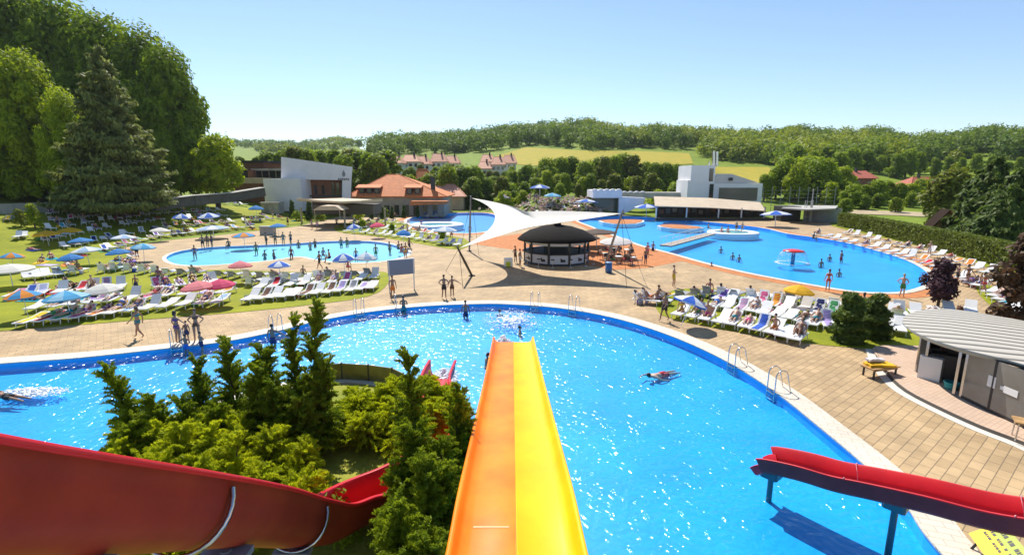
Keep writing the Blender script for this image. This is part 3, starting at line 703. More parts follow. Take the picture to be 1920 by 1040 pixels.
# wooden table with towels near the kiosk, and the slatted bench at the right edge
tbp = G(1648, 704)
tb = empty('wooden_bench', tbp, R(15), 'wooden bench on the block paving left of the oval kiosk, heaped with towels', 'bench')
MB().box((0, 0, .44), (1.5, .62, .05)).box((0, -.25, .38), (1.3, .04, .08)).box((0, .25, .38), (1.3, .04, .08)).build('seat', m_wood, tb)
for sx in (-.6, .6):
    for sy in (-.24, .24): MB().box((sx, sy, .2), (.06, .06, .42)).build('leg', m_dark, tb)
def towel_heap(name, c, size, mat_, label, seed):
    r = random.Random(seed); mb = MB(); nx, ny = 8, 6
    vs = [((i/(nx-1)-.5)*size[0]+r.gauss(0, .015), (j/(ny-1)-.5)*size[1]+r.gauss(0, .015), size[2]*(1-.5*abs(i/(nx-1)-.5))*(.75+.4*r.random())) for i in range(nx) for j in range(ny)]
    f = [(i*ny+j, (i+1)*ny+j, (i+1)*ny+j+1, i*ny+j+1) for i in range(nx-1) for j in range(ny-1)]
    mb.add(vs, f, 0, True); mb.add([(x, y, 0) for x, y, z in vs], [q[::-1] for q in f])
    rim = [i*ny for i in range(nx)]+[(nx-1)*ny+j for j in range(1, ny)]+[i*ny+ny-1 for i in range(nx-2, -1, -1)]+[j for j in range(ny-2, 0, -1)]
    mb.add([vs[k] for k in rim]+[(vs[k][0], vs[k][1], 0) for k in rim], [(a, len(rim)+a, len(rim)+(a+1) % len(rim), (a+1) % len(rim)) for a in range(len(rim))])
    o = mb.build(name, mat_, None, c); return tag(o, label, 'towel')
m_tyel = M('yellow_towel', (.75, .42, .01), .9, (6, .2)); m_tpale = M('pale_towel', (.62, .58, .62), .9, (6, .2))
towel_heap('folded_towel', tbp+Vector((-.05, .0, .47)), (1.1, .5, .12), m_tyel, 'yellow towel spread on the wooden bench by the kiosk', 5)
towel_heap('folded_towel', tbp+Vector((-.12, .2, .62)), (.7, .28, .12), m_tpale, 'pale folded towel on top of the yellow towel', 6)
bt = G(1912, 832); be = empty('wooden_bench', bt+Vector((.35, 0, .1)), R(-35), 'wooden table with steel legs at the right edge under the kiosk wall', 'table')
MB().box((0, 0, .62), (1.0, .6, .05)).build('top', m_wood, be); be.name = 'wooden_table'
for sx in (-.42, .42):
    for sy in (-.24, .24): MB().tube([(sx, sy, 0), (sx*.95, sy, .6)], .022, 6).build('leg', m_steel, be)
# yellow board at the bottom right, under the wavy slide
yb = G(1830, 1030); ye = empty('yellow_board', yb, label='yellow and green board with dark lettering under the wavy red slide', cat='sign')
def ypt(px, py, z): return G(px, py, z)-yb
m_ysign = M('yellow_sign_paint', (.85, .62, .0), .5); m_gsign = M('green_sign_paint', (.36, .42, .03), .5)
e0, e1 = ypt(1816, 1000, .3), ypt(1895, 1110, .3); dd = (e1-e0); rz_ = math.atan2(dd.y, dd.x); L_ = dd.length
tilt = Matrix.Rotation(rz_, 4, 'Z') @ Matrix.Rotation(R(40), 4, 'X')
cc = (e0+e1)/2
up_ = tilt @ Vector((0, 1, 0)); nn_ = tilt @ Vector((0, 0, 1))
pb = MB(); pb.box(cc+up_*.22, (L_, .42, .03), mat=tilt, mi=0); pb.box(cc+up_*.58, (L_, .30, .03), mat=tilt, mi=1)
pnl = pb.build('panel', [m_ysign, m_gsign], ye)
mb = MB(); rr = random.Random(9)
for row, off_ in ((0, .30), (1, .42), (2, .58)):
    x = -L_/2+.12
    while x < L_/2-.15:
        w_ = rr.uniform(.03, .09); mb.box(cc+up_*off_+tilt @ Vector((x+w_/2, 0, .018)), (w_, .055+.03*(row == 2), .006), mat=tilt); x += w_+.025+(.08 if rr.random() < .2 else 0)
mb.build('lettering', m_dark, pnl)
for t_ in (.1, .9):
    c = e0.lerp(e1, t_); MB().tube([Vector((c.x, c.y, 0)), c+up_*.3], .03, 6).build('leg', m_dark, ye)
# panel barrier round the shrub bed
bp1 = [G(*p, .75) for p in [(606, 684), (640, 681), (690, 684), (735, 690), (756, 700), (768, 716)]]
ba = empty('panel_barrier', (bp1[2].x, bp1[2].y, 0), label='curved olive metal panel barrier behind the bright green bush', cat='barrier')
m_olive = M('olive_sheet_metal', (0.20, 0.17, 0.055), 0.3, (0.8, .5), metal=.35)
for i in range(len(bp1)-1):
    p, q = bp1[i]-ba.location, bp1[i+1]-ba.location; c = (p+q)/2
    MB().box((c.x, c.y, .4), ((q-p).length-.02, .05, .72), math.atan2((q-p).y, (q-p).x)).build('panel', m_olive, ba)
    MB().box((p.x, p.y, .4), (.05, .09, .8)).build('post', m_dark, ba)
# ================================================================== buildings
def wp(px, py, Y): v = at(px, py, Y); return v
def bbox(px0, px1, yt, yb, Y, depth, parent, name, m, zb=None, bev=0):
    """a box whose front face spans the given outline at distance Y; world placed relative to its parent"""
    a, b = at(px0, yt, Y), at(px1, yb, Y)
    z0 = b.z if zb is None else zb
    o = parent.location
    return MB().box(((a.x+b.x)/2-o.x, Y+depth/2-o.y, (a.z+z0)/2-o.z), (abs(b.x-a.x), depth, a.z-z0)).build(name, m, parent)
def extr(poly, Y, depth, parent, name, m, skew=0.0):
    o = parent.location; p = [at(x, y, Y) for x, y in poly]
    n = len(p); vs = [(v.x-o.x, Y-o.y, v.z-o.z) for v in p]+[(v.x+skew-o.x, Y+depth-o.y, v.z-o.z) for v in p]
    return MB().add(vs, [tuple(range(n)), tuple(range(2*n-1, n-1, -1))]+[(i, n+i, n+(i+1) % n, (i+1) % n) for i in range(n)]).build(name, m, parent)
# -- white wedge shaped building, left of centre
Y0 = 112
wb_ = empty('spa_building', at(590, 385, Y0), label='white wedge shaped building with sloping parapet left of the terracotta restaurant', cat='building')
m_lavw = M('white_render', (0.82, 0.79, 0.81), 0.8, (0.5, 0.08))
extr([(527, 294), (661, 313), (659, 338), (527, 336)], Y0, 16, wb_, 'sloped_wall', m_lavw, -6.0)
extr([(642, 337), (659, 337), (657, 400), (641, 400)], Y0+.02, 16, wb_, 'end_wall', m_lavw, -6.0)
bbox(493, 568, 335, 396, Y0-3, 10, wb_, 'lower_wing', m_lavw)
g = bbox(568, 642, 336, 400, Y0+2.5, 6, wb_, 'recessed_wall', m_brick)
for x in (585, 598, 612): bbox(x, x+4, 345, 366, Y0+2.3, .2, g, 'column', m_beige).location = -Vector(g.location)
for a, b in ((621, 628), (630, 637)): 
    w_ = bbox(a, b, 343, 366, Y0+2.3, .15, wb_, 'window', m_glassD)
for k, x in enumerate((570, 576, 589, 603)): bbox(x, x+6, 347, 364, Y0+2.35, .1, wb_, 'window', m_glassD)
bbox(568, 642, 366, 369, Y0+1.2, .1, wb_, 'balustrade', m_dark)
mk = at(644.5, 327, Y0-.1)-wb_.location
mb = MB().lathe([(0, -.55), (.28, -.3), (.38, .1), (.2, .55), (0, .95)], 10, (0, 0, 0), sy=.25)
e_ = mb.build('emblem', m_grey, wb_, mk)
for i in range(6): MB().box((-1.15+i*.42, 0, -1.0-.06*(i % 2)), (.30, .08, .42)).build('letter_mark', m_grey, e_)
# -- brick building with flat roofs behind the maple
b2 = empty('brick_building', at(470, 380, 122), label='low brown brick building with flat pale roofs behind the bright maple', cat='building')
bbox(438, 498, 304, 330, 126, 10, b2, 'upper_storey', m_brick); bbox(434, 502, 301, 305, 125.6, 11, b2, 'roof', m_dark)
bbox(446, 530, 318, 346, 120, 6, b2, 'gallery_wall', m_glassD)
bbox(470, 530, 316, 320, 118.6, 9, b2, 'gallery_roof', m_concrete)
for x in (478, 490, 503, 516): bbox(x, x+3, 320, 345, 119.6, .3, b2, 'column', m_beige)
bbox(430, 496, 333, 344, 116, 8, b2, 'lower_roof', m_canvas); bbox(432, 494, 344, 385, 116.3, 7, b2, 'lower_wall', m_brick)
MB().box(Vector(at(464, 330, 116))+Vector((0, 2, 0))-Vector(b2.location), (1.2, 1.2, 2.6)).build('chimney', m_brick, b2)
# -- restaurant with a big terracotta hip roof
def hip(name, e0, e1, r0, r1, Y, depth, zb, roofm, wallm, label, over=.8, cat='building'):
    a, b = at(e0[0], e0[1], Y), at(e1[0], e1[1], Y); ra, rb_ = at(r0[0], r0[1], Y+depth/2), at(r1[0], r1[1], Y+depth/2)
    ze = (a.z+b.z)/2
    h = empty(name, ((a.x+b.x)/2, Y+depth/2, zb), label=label, cat=cat); o = h.location
    zr = (ra.z+rb_.z)/2
    v = [(a.x, Y, ze), (b.x, Y, ze), (b.x, Y+depth, ze), (a.x, Y+depth, ze), (ra.x, Y+depth/2, zr), (rb_.x, Y+depth/2, zr)]
    mb = MB(); vv = [Vector(q)-o for q in v]
    mb.add(vv, [(0, 1, 5, 4), (1, 2, 5), (2, 3, 4, 5), (3, 0, 4)]); mb.add([q-Vector((0, 0, .22)) for q in vv[:4]]+vv[:4], [(3, 2, 1, 0), (0, 1, 5, 4), (1, 2, 6, 5), (2, 3, 7, 6), (3, 0, 4, 7)])
    rf = mb.build('roof', roofm, h)
    for i, j in ((0, 4), (1, 5), (4, 5)): MB().tube([vv[i], vv[j]], .09, 6).build('ridge_tiles', roofm, rf)
    MB().box((0, 0, (ze-zb)/2-.1), (b.x-a.x-2*over, depth-2*over, ze-zb-.2)).build('wall', wallm, h)
    return h, rf, vv
rz0 = 0.0
h1, rf1, vv1 = hip('restaurant', (646, 364), (838, 372), (727, 327), (748, 327), 113, 17, -.2, m_roof, m_beige, 'restaurant with big orange terracotta hip roof and dormer windows')
def on_roof(px, py, vv, h):
    p0 = vv[0]+h.location; nrm = (vv[1]-vv[0]).cross(vv[4]-vv[0]); r = ray(px, py); o = Vector((0, 0, CAMZ))
    t = (p0-o).dot(nrm)/r.dot(nrm); return o+r*t-h.location
for group in ([(679, 362), (693, 362), (707, 362)], [(768, 363), (783, 363)]):
    for x, y in group:
        p = on_roof(x, y, vv1, h1)
        f = MB().box((p.x, p.y+.5, p.z+.45), (1.15, 1.4, 1.2)).build('dormer', m_dark, h1)
        MB().box((p.x, p.y-.22, p.z+.5), (.7, .05, .8)).build('window', m_glassD, f)
    p, q = on_roof(group[0][0]-9, 354, vv1, h1), on_roof(group[-1][0]+9, 354, vv1, h1)
    c = (p+q)/2; MB().box((c.x, c.y-.2, c.z+.55), ((q-p).length, 2.6, .16), mat=Matrix.Rotation(R(14), 4, 'X')).build('dormer_roof', m_roof, h1)
p = on_roof(811, 355, vv1, h1); MB().box((p.x, p.y+.8, p.z+1.0), (.9, .9, 3.0)).box((p.x, p.y+.8, p.z+2.6), (1.15, 1.15, .25)).build('chimney', m_dark, h1)
for x in range(690, 830, 18):
    a = at(x, 396, 113.8)-h1.location; MB().box((a.x, a.y-.05, 1.5), (1.1, .1, 2.2)).build('window', m_glassD, h1)
extr([(770, 377), (838, 377), (836, 383), (768, 385)], 109.5, 3.5, h1, 'awning', m_roof)
h2, *_ = hip('annex_house', (776, 368), (874, 368), (806, 345), (852, 345), 134, 14, 0, m_roofP, m_beige, 'low annex with paler terracotta roof right behind the restaurant')
h4, *_ = hip('small_hall', (778, 350), (826, 352), (782, 317), (800, 317), 150, 10, 0, m_roof, m_beige, 'small orange roofed hall half hidden by trees above the restaurant')
# white flat canopy in front of it and a low terrace canopy
cn = empty('terrace_canopy', at(640, 400, 92), label='flat cream terrace canopy left of the terracotta restaurant', cat='canopy')
extr([(557, 371), (640, 380), (717, 372), (716, 375), (640, 383), (557, 374)], 89, .1, cn, 'edge_beam', m_canvas)
a = [at(557, 371, 94), at(640, 381, 86), at(717, 372, 92), at(640, 366, 100)]; zz = 5.0
MB().prism([(p.x-cn.location.x, p.y-cn.location.y) for p in a], a[1].z-cn.location.z, a[1].z-cn.location.z+.3).build('roof', m_canvas, cn)
for p in a[:3]: MB().box((p.x*.99-cn.location.x, p.y+.3-cn.location.y, -1.2), (.25, .25, 2*(a[1].z-cn.location.z)+2.4-2.4)).build('post', m_beige, cn)
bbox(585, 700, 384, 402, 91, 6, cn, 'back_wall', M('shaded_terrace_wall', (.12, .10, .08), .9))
cn2 = empty('garden_canopy', at(613, 402, 84), label='small cream canopy over tables beside the dark cypress shrubs', cat='canopy')
extr([(586, 394), (600, 386), (628, 386), (641, 394)], 84, 4, cn2, 'roof', m_canvas)
for x in (590, 637): bbox(x-1, x+1, 394, 412, 84.2, .15, cn2, 'post', m_beige)
# pale wooden hut on the bank
hut = empty('garden_shed', GT(512, 400), label='pale plank shed on the grass bank below the white building', cat='shed')
MB().box((0, 0, 1.1), (3.6, 2.4, 2.2)).build('wall', M('weathered_planks', (.46, .43, .36), .9, (1.4, .3)), hut); MB().box((0, 0, 2.26), (4.0, 2.8, .12)).build('roof', m_concrete, hut); MB().box((-.7, -1.22, 1.0), (.9, .05, 1.9)).build('door', M('grey_planks', (.33, .31, .27), .9), hut)
hut2 = empty('garden_cabinet', GT(503, 440), label='grey box cabinet at the foot of the bank by the shallow pool', cat='cabinet')
MB().box((0, 0, .6), (2.0, 1.0, 1.2)).build('body', m_concrete, hut2); MB().box((0, 0, 1.24), (2.2, 1.2, .1)).build('lid', m_grey, hut2)
# -- tower building and long terrace at the right
tw_ = empty('tower_building', at(1350, 400, 116), label='white block tower with glazed upper hall above the long terrace', cat='building')
m_tw = M('tower_white', (0.82, 0.80, 0.81), 0.75, (.5, .06))
t_ = bbox(1297, 1337, 310, 374, 116, 9, tw_, 'tower', m_tw, zb=0)
bbox(1290, 1297, 338, 374, 116.4, 8, tw_, 'side_block', m_tw, zb=0)
bbox(1331, 1336.5, 316, 340, 115.9, .2, tw_, 'window', m_glassD); bbox(1331, 1336.5, 345, 372, 115.9, .2, tw_, 'window', m_glassD)
hall = bbox(1337, 1427, 344, 380, 116.5, 10, tw_, 'hall', m_tw, zb=0)
for k in range(4): bbox(1349+k*18, 1365+k*18, 352, 376, 116.35, .25, tw_, 'window', M('curtain_glass', (.16, .15, .12), .15))
extr([(1338, 344), (1342, 326), (1372, 326), (1424, 343)], 117, 9, tw_, 'roof', M('pale_metal_roof', (.62, .58, .55), .6))
p = at(1370, 336, 116.8)-tw_.location; MB().box(p, (.8, .5, .7)).build('roof_window', m_dark, tw_)
for x in (1338, 1344):
    p, q = at(x, 284, 119), at(x, 312, 119); MB().tube([q-tw_.location, p-tw_.location], .33, 10).build('flue', m_steel, tw_)
p, q = at(1330, 303, 119), at(1330, 313, 119); MB().tube([q-tw_.location, p-tw_.location], .2, 8).build('flue', m_steel, tw_)
te = empty('terrace_hall', at(1335, 412, 102), label='long pool terrace with sand coloured awning roof on white posts', cat='terrace')
o = te.location
f_ = [at(1228, 386, 101), at(1330, 389, 101), at(1436, 395, 101)]; b_ = [at(1226, 368, 109), at(1330, 371, 109), at(1425, 379, 109)]
vs = [p-o for p in f_+b_]; th = Vector((0, 0, -.14))
MB().add(vs+[p+th for p in vs], [(0, 1, 4, 3), (1, 2, 5, 4), (9, 10, 7, 6), (10, 11, 8, 7), (0, 6, 7, 1), (1, 7, 8, 2), (2, 8, 11, 5), (3, 9, 6, 0), (5, 11, 10, 4), (4, 10, 9, 3)]).build('awning', m_canvas, te)
for x in (1231, 1288, 1348, 1391, 1434):
    p = at(x, 389, 101.3)-o; MB().box((p.x, p.y, (p.z-.35)/2+.0), (.22, .22, p.z+.35-.1)).build('post', m_wpaint, te)
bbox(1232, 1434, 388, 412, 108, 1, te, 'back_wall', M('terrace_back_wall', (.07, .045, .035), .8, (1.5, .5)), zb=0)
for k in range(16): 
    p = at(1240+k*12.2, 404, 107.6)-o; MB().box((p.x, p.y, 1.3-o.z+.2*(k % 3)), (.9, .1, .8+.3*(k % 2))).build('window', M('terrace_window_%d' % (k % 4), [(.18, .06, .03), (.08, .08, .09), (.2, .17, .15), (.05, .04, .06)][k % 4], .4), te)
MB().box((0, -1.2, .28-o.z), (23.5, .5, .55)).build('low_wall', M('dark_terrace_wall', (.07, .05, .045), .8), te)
w2 = empty('pool_house', at(1160, 395, 114), label='white pool house with scalloped parapet between the parasols and the tower', cat='building')
bbox(1112, 1166, 357, 371, 113, 9, w2, 'upper_wall', m_lavw); bbox(1115, 1163, 371, 405, 116, 4, w2, 'glass_wall', M('green_grey_glass', (.10, .13, .11), .12)); bbox(1161, 1168, 371, 410, 113.2, 1, w2, 'pier', m_lavw)
extr([(1166, 369), (1210, 371), (1206, 384), (1170, 400)], 113.5, 2, w2, 'side_wall', m_lavw)
bbox(1166, 1292, 361, 371, 121, 5, w2, 'rear_wall', m_concrete)
for k in range(9): 
    p = at(1116+k*11.2, 357 if k < 5 else 361, 113 if k < 5 else 121)-w2.location; MB().ell((p.x, p.y+.5, p.z), (.62, .5, .35), 10, 6).build('parapet_scallop', m_wpaint, w2)
rb_ = empty('service_bar', at(1520, 412, 98), label='flat roofed grey service bar right of the terrace by the hedge', cat='building')
rl2 = [at(1466, 385, 97), at(1480, 380, 106), at(1571, 391, 104), at(1566, 394, 95), at(1516, 393, 92)]
MB().prism(ccw([(p.x-rb_.location.x, p.y-rb_.location.y) for p in rl2]), 2.55-rb_.location.z, 2.8-rb_.location.z).build('roof', m_concrete, rb_)
MB().lathe([(3.2, -rb_.location.z), (3.2, 2.55-rb_.location.z)], 20, (3.0, 1.5, 0)).build('curved_wall', m_grey, rb_)
bbox(1466, 1500, 387, 414, 99, 3, rb_, 'wall', m_dark, zb=0)
ms = empty('lattice_mast', G(1513, 417), label='grey lattice climbing frame with tall mast beside the terrace', cat='mast')
for sx in (-.55, .55):
    for sy in (-.3, .3): MB().tube([(sx, sy, 0), (sx, sy, 4.2)], .06, 6).build('upright', m_concrete, ms)
for k in range(6): MB().box((0, -.3, .4+k*.7), (1.2, .06, .07)).build('rung', m_concrete, ms)
MB().tube([(.55, 0, 0), (.55, 0, 6.4)], .09, 8).build('mast_pole', m_concrete, ms)
# glass fence in front of the woods, behind terrace
fn = empty('mesh_fence', at(1480, 385, 118), label='tall wire fence in front of the trees right of the tower', cat='fence')
for k in range(9):
    p = at(1432+k*17, 350, 118+k*.3)-fn.location; MB().tube([(p.x, p.y, -fn.location.z), (p.x, p.y, p.z)], .06, 6).build('post', m_grey, fn)
    if k:
        c = (p+pp)/2
        for j in range(5): MB().tube([(pp.x, pp.y, p.z*(j/5)), (p.x, p.y, p.z*(j/5))], .02, 4).build('wire', m_grey, fn)
    pp = p
# -- houses with red roofs, right
def house(e0, e1, r0, r1, Y, depth, roofm, wallm, label, group=None):
    c = at((e0[0]+e1[0])/2, e0[1], Y+depth/2); zb = T(c.x, c.y)-.5
    h, rf, vv = hip('house', e0, e1, r0, r1, Y, depth, min(zb, c.z-3), roofm, wallm, label, .6, 'house')
    if group: h['group'] = group
    w = vv[1].x-vv[0].x
    for k in (-.3, 0, .3): MB().box((k*w, -depth/2+.55, vv[0].z-1.5), (1.1, .12, 1.3)).build('window', m_glassD, h)
    MB().box((w*.12, -depth*.08, vv[4].z+.2), (.7, .7, 1.5)).build('chimney', m_dark, h)
    return h
house((1578, 333), (1648, 335), (1592, 319), (1622, 321), 175, 12, m_roofR, m_brick, 'red roofed house behind the round trees, left of the pair at the right')
house((1708, 350), (1758, 348), (1712, 331), (1758, 332), 165, 10, m_roofR, m_brick, 'red roofed house above the green slope at the right, with a dark chimney')
gb = empty('gabled_cottage', G(1792, 450), label='orange timber cottage with steep roof in front of the dark firs', cat='cottage')
o = gb.location; Yc = o.y
pk = at(1782, 393, Yc)-o; el = at(1745, 428, Yc)-o; er = at(1806, 425, Yc)-o
def roofq(a, b, m, nm):
    d = Vector((.9, 2.6, 0)); t = Vector((0, 0, .18)); v = [a, b, b+d, a+d]; MB().add(v+[q-t for q in v], [(0, 1, 2, 3), (7, 6, 5, 4), (0, 4, 5, 1), (1, 5, 6, 2), (2, 6, 7, 3), (3, 7, 4, 0)]).build(nm, m, gb)
roofq(pk, el, M('dark_shingles_roof', (.035, .022, .016), .95, spec=.05), 'roof_slope'); roofq(er, pk, m_roof, 'roof_slope')
MB().add([(el.x*.8, .4, 0), (er.x*.8, .4, 0), (er.x*.8, .4, er.z), (pk.x, .4, pk.z-.3), (el.x*.8, .4, el.z)]+[(el.x*.8+.8, 2.5, 0), (er.x*.8+.8, 2.5, 0), (er.x*.8+.8, 2.5, er.z), (pk.x+.8, 2.5, pk.z-.3), (el.x*.8+.8, 2.5, el.z)], [(0, 1, 2, 3, 4), (9, 8, 7, 6, 5), (0, 5, 6, 1), (1, 6, 7, 2), (4, 9, 5, 0)]).build('wall', m_wood, gb)
for k in range(4):
    q = pk.lerp(er, .2+.22*k); MB().tube([q+Vector((0, -.05, .05)), q+Vector((.5, -.2, -1.6))], .07, 5).build('beam', m_roof, gb)
# -- village on the slope
vill = [((727, 305), (754, 306), (733, 291), (748, 291), 205), ((752, 303), (786, 303), (760, 290), (780, 291), 215), ((778, 307), (806, 308), (785, 293), (800, 293), 225), ((806, 303), (838, 303), (812, 288), (832, 288), 235),
        ((832, 305), (862, 306), (838, 292), (856, 292), 250), ((900, 303), (928, 303), (905, 290), (922, 290), 235), ((920, 308), (948, 309), (926, 294), (942, 294), 222), ((940, 305), (970, 306), (946, 291), (964, 291), 240), ((895, 316), (922, 316), (900, 303), (915, 303), 212)]
vl = ['pale house at the left end of the hillside village', 'pink roofed house, second from the left in the hillside village', 'house with steep roof in the middle of the left village row', 'salmon roofed house, right of the middle in the left village row', 'farthest house of the left village row, beside the dark trees',
      'left house of the right village cluster', 'middle house of the right village cluster, nearest the trees', 'right hand house of the right village cluster', 'lowest house of the right village cluster']
for v, lb in zip(vill, vl): house(v[0], v[1], v[2], v[3], v[4], 11, m_roofP, m_wpaint, lb, 'village houses on the hillside')
# ================================================================== walls on the bank
def wall(name, pts, h, th, m, label, coping=None, up=True):
    o = pts[0]; e = empty(name, o, label=label, cat='wall')
    for a, b in zip(pts, pts[1:]):
        L2 = Vector((b.x-a.x, b.y-a.y, 0)); rz = math.atan2(L2.y, L2.x); c = (a+b)/2-o
        sl2 = math.atan2(b.z-a.z, L2.length); mt = Matrix.Rotation(rz, 4, 'Z') @ Matrix.Rotation(-sl2, 4, 'Y')
        MB().box((c.x, c.y, c.z-h/2), (L2.length+.05, th, h), mat=mt).build('panel', m, e)
        if coping: MB().box((c.x, c.y, c.z+.05), (L2.length+.1, th+.5, .1), mat=mt).build('coping', coping, e)
    return e
WLP = [GT(-260, 407)+Vector((0, 0, 1.45)), GT(0, 401)+Vector((0, 0, 1.4)), GT(135, 395)+Vector((0, 0, 1.4))]
WY = WLP[1].lerp(WLP[2], .75).y
wl = wall('long_wall', WLP, 1.5, .3, m_concrete, 'long pale wall with dark lettering under the big trees at the left')
sgn = MB().box(Vector(at(102, 387.5, WY-.3))-Vector(wl.location), (4.6, .1, 1.0), .03).build('sign_board', m_wpaint, wl)
text_mesh('MASAŽE', .95, m_dark, wl, at(102, 387.5, WY-.38)-Vector(wl.location), (R(90), 0, .03))
wall('stepped_wall', [at(285, 376, 80), at(360, 367, 86), at(430, 362, 94), at(492, 352, 102)], 1.6, 1.2, M('dark_stone_wall', (.10, .095, .085), .9, (1, .3)), 'long low wall with pale top climbing behind the maple tree', m_concrete)
# ================================================================== hedge and small fence
hp = [G(*p) for p in [(1578, 424), (1640, 437), (1740, 462), (1830, 485), (1900, 503), (2020, 535)]]
# ================================================================== pool furniture of the far pool
def jac():
    c = G(1374, 439); o = empty('whirlpool_tub', c, label='round white whirlpool island in the big pool', cat='whirlpool')
    MB().lathe([(3.6, -.55), (3.7, .3), (3.6, .4), (2.7, .4), (2.5, .3), (2.5, -.1)], 28, sy=1.0).build('rim', m_white, o)
    MB().lathe([(0, .22), (2.5, .22)], 28).build('tub_water', M('tub_water', (.05, .42, .45), .1), o); return o
jac()
c = G(820, 424); o = empty('whirlpool_ring', c, label='oval white whirlpool ring in the left rear pool', cat='whirlpool')
MB().lathe([(4.6, -.55), (4.7, .3), (4.5, .42), (3.2, .42), (3.0, .2), (3.0, -.3)], 28).build('rim', m_white, o); MB().lathe([(0, .12), (3.0, .12)], 24).build('tub_water', M('tub_water', (.05, .42, .45), .1), o)
br0, br1 = G(1248, 461, .3), G(1332, 436, .5); o = empty('foot_bridge', br0, label='narrow footbridge with white rails leading to the whirlpool island', cat='bridge')
dv = br1-br0; L2 = Vector((dv.x, dv.y)).length; rz = math.atan2(dv.y, dv.x)
MB().box((dv.x/2, dv.y/2, .0), (L2, 1.5, .18), rz).build('deck', M('bridge_planks', (.40, .33, .27), .8, (3, .3)), o)
sd2 = Vector((-math.sin(rz), math.cos(rz), 0))
for s in (-.7, .7): 
    MB().tube([sd2*s+Vector((0, 0, 1.0)), dv+sd2*s+Vector((0, 0, .8))], .035, 6).build('handrail', m_white, o)
    for k in range(9): 
        p = dv*(k/8)+sd2*s; MB().tube([(p.x, p.y, 0), (p.x, p.y, .98)], .02, 5).build('baluster', m_white, o)
for (pts, lb) in (([(1122, 414.5), (1165, 412.8), (1208, 414), (1194, 420.5), (1150, 421)], 'orange sunning platform in the big pool behind the bar parasols'), ([(1232, 424), (1258, 422), (1300, 425), (1320, 428.5), (1290, 431), (1255, 429)], 'orange sunning platform in the big pool beside the footbridge')):
    lp = ccw(smooth_loop([G2(*p) for p in pts], 2)); c = Vector((*lp[0], 0)); o = empty('sun_platform', c, label=lb, cat='platform')
    MB().prism([(x-c.x, y-c.y) for x, y in offset(lp, -.35)], .0, .2).build('deck', m_orange, o); MB().prism([(x-c.x, y-c.y) for x, y in lp], -.55, .12).build('kerb', m_white, o)
# red mushroom fountain
c = G(1486, 492); o = empty('mushroom_fountain', c, label='red mushroom fountain with a white curtain of water in the big pool', cat='fountain')
MB().tube([(0, 0, -.6), (0, 0, 2.0)], .28, 10).build('stem', M('teal_pipe', (.02, .2, .35), .4), o)
MB().lathe([(0, 2.25), (.8, 2.22), (1.45, 2.05), (1.52, 1.9), (1.45, 1.86), (0, 1.9)], 22).build('cap', M('red_enamel', (.72, .035, .02), .3), o)
r = random.Random(2); mb = MB()
for i in range(420):
    a = r.uniform(0, 6.283); t = r.random(); rad = 1.45+.75*t+r.gauss(0, .04); z = 1.9-1.95*t*t
    mb.tube([(rad*math.cos(a), rad*math.sin(a), z), ((rad+.06)*math.cos(a), (rad+.06)*math.sin(a), max(-.1, z-.22))], .014, 3, caps=False)
for i in range(700):
    a = r.uniform(0, 6.283); rad = 2.2+r.gauss(0, .14); s = r.uniform(.03, .09); mb.ell((rad*math.cos(a), rad*math.sin(a), -.09), (s, s, s*.6), 5, 3)
q = mb.build('water_curtain', m_foam, o); q['kind'] = 'stuff'; o.scale = (.66, .66, .6)
# ================================================================== vegetation
def leafm(name, a, b, trans=.35, scale=.6, rnd=.12):
    return M(name, a, .6, (scale, 0, b), rnd=rnd, trans=trans, spec=.25)
m_bark = M('tree_bark', (.10, .07, .05), .9, (5, .4))
m_lf = [leafm('leaf_mid_green', (.37, .46, .014), (.13, .21, .010), .5), leafm('leaf_dark_green', (.31, .40, .016), (.10, .17, .010), .5), leafm('leaf_bright_green', (.46, .52, .010), (.24, .33, .010), .5), leafm('leaf_olive', (.27, .29, .025), (.12, .15, .016), .45)]
m_spruce = leafm('spruce_needles', (.33, .36, .095), (.14, .17, .045), .46, .9, 0)
m_con = leafm('conifer_dark', (.16, .22, .03), (.06, .10, .015), .42, 1.2, 0)
m_jun = leafm('juniper_bright', (.66, .68, .016), (.30, .37, .012), .52, 1.6, 0)
m_jun2 = leafm('juniper_mid', (.36, .44, .014), (.10, .165, .009), .48, 1.5, 0)
m_purple = leafm('purple_leaves', (.13, .055, .065), (.05, .026, .034), .3, 1.4, 0)
m_copper = leafm('copper_leaves', (.14, .07, .03), (.05, .03, .015), .3, 1.2, 0)
m_hedge = leafm('hedge_leaves', (.20, .24, .018), (.09, .125, .012), .32, 1.5, 0)
m_plume = leafm('plume_green', (.38, .45, .018), (.11, .18, .010), .5, 1.6, 0)
m_forest = leafm('forest_leaves', (.21, .29, .022), (.09, .155, .018), .42, .03, 0)
m_forest2 = leafm('forest_leaves_light', (.34, .38, .022), (.20, .26, .016), .42, .03, 0)
def quads(P, Nrm, size, g, aspect=1.4, tilt=None):
    """leaf quads at P (n,3) facing Nrm, half length size (n,)"""
    n = len(P); Nn = Nrm/np.linalg.norm(Nrm, axis=1, keepdims=True)
    rv = g.normal(size=(n, 3)) if tilt is None else tilt
    u = np.cross(Nn, rv); u /= (np.linalg.norm(u, axis=1, keepdims=True)+1e-9); v = np.cross(Nn, u)
    s = size[:, None]; a = u*s*aspect; b = v*s*.72
    V = np.stack([P-a, P-b*.9, P+a, P+b], 1).reshape(-1, 3)
    return V, np.arange(4*n).reshape(n, 4)
